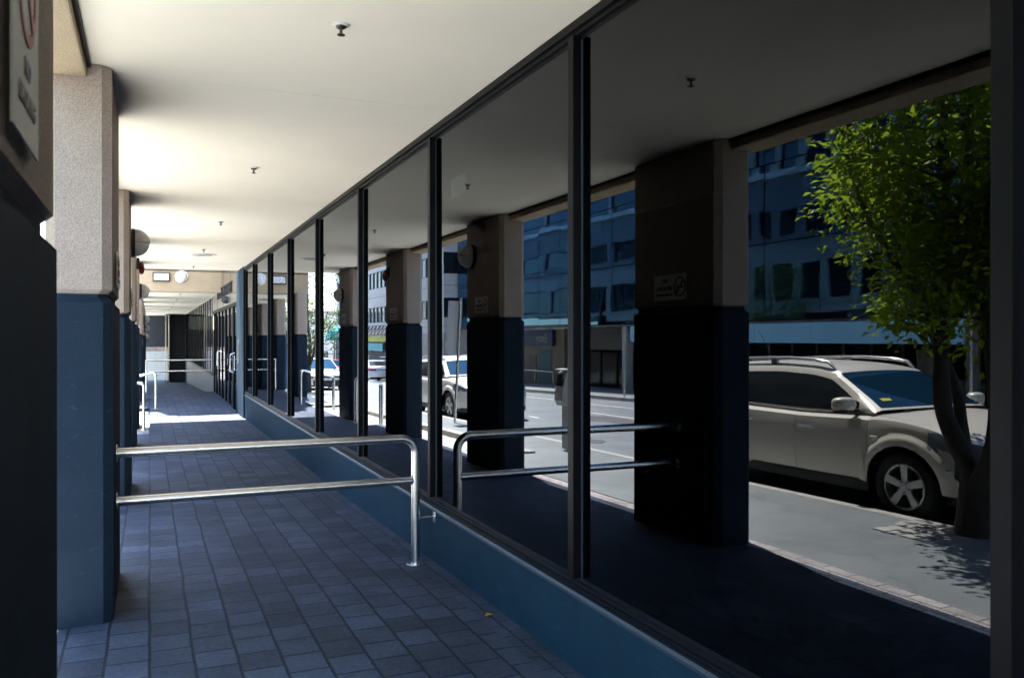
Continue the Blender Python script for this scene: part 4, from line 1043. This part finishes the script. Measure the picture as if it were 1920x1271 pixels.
for y in py0: b.box(-.10, -.035, y - .03, y + .03, GZ + .03, 17)
for z in pz0[1:-1]: b.box(-.10, -.0352, 13.9, 49.6, z - .03, z + .03)
b.build('joints', M['frame'], go)
b = MB()
for y in fr(13.9, 29.0, 2.52)[:-1]: b.bevbox(-.05, .06, y + .006, y + 2.51, 1.45, GZ - .065, .006)
b.build('fascia', M['panelblue'], go)
MB().box(-2.6, -2.4, 13.9, 30, -1.5, GZ - .06).build('ground_floor_wall', M['dark'], go)
b = MB()
for y in fr(14.2, 29.0, 1.15): b.bevbox(-2.3, -2.2, y, y + .1, -1.2, 1.44, .006)
b.box(-2.3, -2.2, 14.2, 29, .1, .16)
b.build('shopfront_frame', M['greyfascia'], go)
MB().box(-2.26, -2.24, 14.25, 29, -1.2, 1.44).build('shopfront_glass', M['carglass'], go)
MB().bevbox(-.06, .02, 13.55, 13.88, -1.2, GZ, .01).build('end_post', M['greyfascia'], go)
# entrance part farther along
MB().box(-2.3, -2.0, 30, 37.6, 1.03, GZ - .065).build('entrance_fascia', M['greyfascia'], go)
MB().box(-2.4, -2.2, 30.0, 37.6, -1.3, 1.03).build('entrance_wall', M['dark'], go)
for y in (30.3, 32.0, 33.4, 34.9, 36.4):
    MB().bevbox(-2.05, -1.95, y, y + .14, -1.2, 1.03, .006).build('door_frame', M['frame'], go)
MB().box(-2.02, -2.0, 30.4, 36.5, -1.1, .95).build('door_glass', M['glass'], go)
MB().bevbox(-.32, .0, 29.4, 29.75, -1.2, GZ - .065, .01).build('entrance_column', M['concgrey'], go)
text('181', .30, M['signwhite'], go, (-1.99, 36.0, 1.32), (R(90), 0, R(90)), ext=.008)
for i, (y, x) in enumerate(((34.3, -.9), (36.4, -.9), (38.6, -.9))):
    MB().bevbox(x - .12, x + .12, y, y + 1.3, GZ - .15, GZ - .065, .006).build('soffit_light', M['white'], go)
MB().box(-1.6, -1.4, 37.6, 49.6, -1.6, GZ - .065).build('car_park_wall', M['beige'], go)
MB().box(-1.39, -1.37, 39.0, 40.6, -1.4, .95).build('teal_door', M['teal'], go)
MB().box(-1.39, -1.36, 40.9, 41.8, -.9, .6).build('notice_board', M['greyfascia'], go)
MB().box(-1.39, -1.2, 37.7, 49.5, -1.25, -1.02).build('yellow_kerb', M['yellow'], go)
b = MB(); 
for y in fr(38, 49, 2.2): b.box(-1.0, -.96, y, y + .04, -1.2, -.2)
b.box(-1.0, -.96, 38, 49, -.22, -.18); b.build('guard_rail', M['steel'], go)
es = thing('entry_sign', 'dark blue car park sign reading Entry under the glass office', 'sign', (XF - 1.2, 0, 0))
MB().bevbox(-.1, .06, 38.5, 45.0, 1.13, 1.98, .01).build('board', M['navy'], es)
text('Entry', .62, M['signwhite'], es, (.065, 39.75, 1.52), (R(90), 0, R(90)), ext=.008)
MB().bevbox(.061, .075, 42.4, 43.1, 1.3, 1.85, .005).build('blue_square', mat('sky_blue_panel', (.05, .3, .6), .4), es)
MB().bevbox(.061, .085, 38.5, 45.0, 1.985, 2.05, .005).build('top_trim', M['panelblue'], es)
# right of it: navy side wall and sign pole
tag(MB().bevbox(-22, XF - .1, -14, 13.3, -1.5, 5.2, .02).build('navy_building', M['darkwall']), 'plain dark navy building right of the pale blue fascia', 'building')
def pole_sign(label, x, y, h, plates, group=None):
    t = thing('street_sign', label, 'sign', (x, y, zroad(XO, y) + .13), 0, group)
    MB().tube([(0, 0, -.1), (0, 0, h)], .032, 12).build('pole', M['steel'], t)
    return t
ps = pole_sign('parking sign with red no-parking ring on a grey pole, right of the pale blue fascia', -11.95, 12.03, 2.75, None)
MB().bevbox(.034, .04, -.16, .16, 2.2, 2.75, .01).build('sign_plate', mat('sign_pale_blue', (.55, .6, .62), .4), ps)
b = MB(); n = 24
b.lathe([(.06, .0), (.06, .004), (.085, .004), (.085, 0)], 28, Matrix.Translation((.0401, 0, 2.6)) @ Matrix.Rotation(R(90), 4, 'Y')); b.build('ban_ring', M['signred'], ps)
text('P', .1, M['signblack'], ps, (.041, 0, 2.6), (R(90), 0, R(90)))
p2 = pole_sign('bare grey pole with a small bracket outside the office entrance marked 181', -11.95, 25.85, 2.15, None)
MB().tube([(0, 0, .9), (0, -.1, .95), (0, -.12, 1.05), (0, -.08, 1.15), (0, 0, 1.2)], .02, 8).build('hoop', M['steel'], p2)
p3 = pole_sign('small red and white parking sign far along the opposite kerb, above the white SUV', -11.95, 45.2, 2.6, None)
MB().bevbox(.034, .04, -.2, .2, 1.85, 2.5, .01).build('sign_plate', M['signwhite'], p3); MB().bevbox(.0405, .044, -.2, .2, 2.3, 2.5, .003).build('sign_band', M['signred'], p3)
po = thing('poster_board', 'framed poster board standing before the dark shopfront across the street', 'poster', (XF - .9, 15.7, zroad(XO, 15.7) + .13))
MB().bevbox(-.05, .05, -.32, .32, -.05, 1.6, .01).build('frame', M['greyfascia'], po)
M['poster'] = mat('poster_print', (.10, .10, .11), .4, var=.6, scale=4.5, c2=(.30, .26, .22)); MB().box(.051, .056, -.28, .28, .5, 1.55).build('print', M['poster'], po)

# white building farther along, numbered 175
wb = thing('white_building', 'white office building with ribbon windows beyond the glass office, dark ground floor', 'building', (-13.4, 50, 0))
M['wbwhite'] = mat('white_facade', (.66, .66, .64), .7, var=.05, scale=.6)
colsw = [(.5 + 1.2 * k, 1.6 + 1.2 * k) for k in range(28)]
facade(wb, M['wbwhite'], 0, 0, 34.6, 1.9, 13.5, colsw, [(2.85, 4.1), (5.65, 7.0), (8.45, 9.8), (11.2, 12.5)], .12, .3, M['bglass'], M['frame'], sign=1)
MB().box(-9, -.301, 0, 34.6, -3, 13.4).build('core', M['wbwhite'], wb)
for za, zb in ((2.85, 4.1), (5.65, 7.0), (8.45, 9.8), (11.2, 12.5)):
    MB().box(-1.6, .0, -.02, -.003, za, zb).build('corner_window', M['carglass'], wb)
b = MB()
for z in (2.3, 4.9, 7.7, 10.5): b.box(-9, -.0, -.012, -.004, z, z + .03); b.box(.0005, .012, 0, 34.6, z, z + .03)
b.build('joint', M['greyfascia'], wb)
M['charcoal'] = mat('charcoal_wall', (.055, .055, .065), .7, var=.1)
MB().box(-.29, .25, 9.5, 34.6, -3.2, 1.55).build('ground_floor', M['charcoal'], wb)
MB().box(-.29, .02, 0, 9.49, -3.2, 1.88).build('ground_floor', M['concgrey'], wb)
text('175', .85, M['black'], wb, (.256, 17.3, .62), (R(90), 0, R(90)), ext=.02)
MB().bevbox(.252, .262, 18.6, 19.4, -.3, .15, .004).build('notice', M['signwhite'], wb)
b = MB()
for z in (.1, -.15, -.4): b.tube([(.4, 14.5, z), (.4, 12.2, z)], .03, 6)
b.build('rail', M['steel'], wb)
b = MB()
ya = fr(9.6, 30, .55)
for i in range(len(ya) - 1): b.tube([(.5 + .5 * (i % 2), ya[i], 1.75 if i % 2 else 2.55), (.5 + .5 * ((i + 1) % 2), ya[i + 1], 2.55 if i % 2 else 1.75)], .035, 5)
for x, z in ((.5, 2.55), (1.0, 1.75), (.3, 1.75)): b.tube([(x, 9.6, z), (x, 30, z)], .04, 6)
b.build('truss_canopy', M['greyfascia'], wb)
ys_ = thing('shop_sign', 'lime green and white sign board under the truss canopy of the white building', 'sign', (-12.95, 66, 1.3))
M['lime'] = mat('lime_board', (.42, .50, .06), .5, var=.03); MB().bevbox(-.05, .0, -5, 2.5, -.02, .42, .006).build('board', M['lime'], ys_)
MB().bevbox(-.05, .0, 2.52, 4.5, -.02, .42, .006).build('white_end', M['signwhite'], ys_)
tq = thing('hanging_sign', 'turquoise hanging sign just below the lime green board', 'sign', (-12.9, 66, .55))
M['turq'] = mat('turquoise_board', (.02, .36, .46), .4, var=.03); MB().bevbox(-.05, .0, -2.6, 2.2, 0, .62, .008).build('board', M['turq'], tq)

# street end
lw = thing('low_white_building', 'low sunlit white building closing the end of the street', 'building', (-13, 92, -4))
MB().bevbox(-10, 6.5, 0, 12, 0, 8.2, .05).build('walls', M['wbwhite'], lw)
for x in (-3.2, -1.0, 1.2): MB().box(x, x + 1.2, -.06, -.002, 2.2, 4.0).build('window', M['bglass'], lw)
MB().bevbox(-10.2, 6.7, -.2, 12.2, 8.2, 8.5, .05).build('roof_edge', M['concgrey'], lw)
um = thing('market_umbrella', 'teal umbrella on a post at the far end of the street', 'umbrella', (-12.6, 81, zs(81) + .1))
MB().tube([(0, 0, 0), (0, 0, 3.9)], .05, 8).build('pole', M['steel'], um)
M['tealcloth'] = mat('teal_cloth', (.02, .30, .32), .8); MB().lathe([(.95, 3.0), (1.0, 3.2), (.7, 3.9), (.1, 4.4), (0, 4.42)], 8, None, False).build('canopy', M['tealcloth'], um)
fe = thing('railing_fence', 'dark green rail fence below the teal umbrella', 'fence', (-11.6, 78.5, zs(78) - .1))
b = MB()
for x in fr(-2, 2.4, .55): b.box(x, x + .05, 0, .05, 0, 1.9)
for z in (.3, .8, 1.3, 1.85): b.box(-2, 2.42, .06, .09, z, z + .05)
b.build('rails', mat('fence_green', (.02, .07, .06), .5), fe)
b = MB(); rnd = random.Random(4)
for _ in range(900):
    c = Vector((rnd.gauss(0, .5), rnd.gauss(0, .5), abs(rnd.gauss(.5, .45)))); d = Vector((rnd.gauss(0, 1), rnd.gauss(0, 1), rnd.gauss(.3, 1))).normalized()
    b.add([v[:] for v in leaf_verts(c, d, Vector((0, 0, 1)), .2, .1)], [(0, 1, 2, 3)])
sh = thing('shrub', 'yellow-green shrub at the foot of the low white building', 'shrub', (-9.4, 84, zs(84) - .1)); b.build('foliage', leafmat('leaf_yellow', (.14, .17, .02), (.25, .3, .03)), sh)
for lab, x, y, h, sd in (('distant tree left of the low white building', -21, 96, 9, 21), ('distant tree right of the low white building', -3.2, 92, 9, 22)):
    a, b, c = vase(h, 1.7); tree('distant_tree', lab, (x, y, zs(y) - .3), a, b, c, 220, 22, .22, M['leafdark'], sd)

# ---------------------------------------------------------------- light, sky, camera
EL, AZ = 66.0, -9.0     # sun ahead of the camera, a little to the street side
sd_ = Vector((math.sin(R(AZ)) * math.cos(R(EL)), math.cos(R(AZ)) * math.cos(R(EL)), math.sin(R(EL))))
lt = bpy.data.lights.new('sun', 'SUN'); lt.energy = 4.8; lt.angle = R(.53); lt.color = (1.0, .94, .86)
so = bpy.data.objects.new('sun', lt); col.objects.link(so); so.rotation_euler = sd_.to_track_quat('Z', 'Y').to_euler(); so.location = sd_ * 60
w_ = bpy.data.worlds.new('World'); scn.world = w_; w_.use_nodes = True; nt = w_.node_tree
sk = nt.nodes.new('ShaderNodeTexSky'); sk.sky_type = 'NISHITA'; sk.sun_disc = False; sk.sun_elevation = R(EL); sk.sun_rotation = R(AZ); sk.altitude = 20; sk.air_density = 1.0; sk.dust_density = .6; sk.ozone_density = 1.4
bg = nt.nodes['Background']; bg.inputs['Strength'].default_value = .12; nt.links.new(sk.outputs[0], bg.inputs['Color'])
cd = bpy.data.cameras.new('camera'); cd.sensor_width = 36; cd.lens = 1554.9 / 1920 * 36; cd.clip_end = 2000; cd.clip_start = .05
cd.dof.use_dof = True; cd.dof.focus_distance = 9.0; cd.dof.aperture_fstop = 6.3
co = bpy.data.objects.new('camera', cd); col.objects.link(co); co.location = (0, 0, 1.6); co.rotation_euler = (R(90) - .0016, 0, -.4119); scn.camera = co
scn.view_settings.view_transform = 'Standard'; scn.view_settings.look = 'None'; scn.view_settings.exposure = 3.95; scn.view_settings.gamma = 1
scn.cycles.max_bounces = 10; scn.cycles.diffuse_bounces = 5; scn.cycles.glossy_bounces = 6; scn.cycles.transparent_max_bounces = 12; scn.cycles.use_denoising = True
scn.cycles.sample_clamp_indirect = 8; scn.cycles.caustics_reflective = False; scn.cycles.caustics_refractive = False
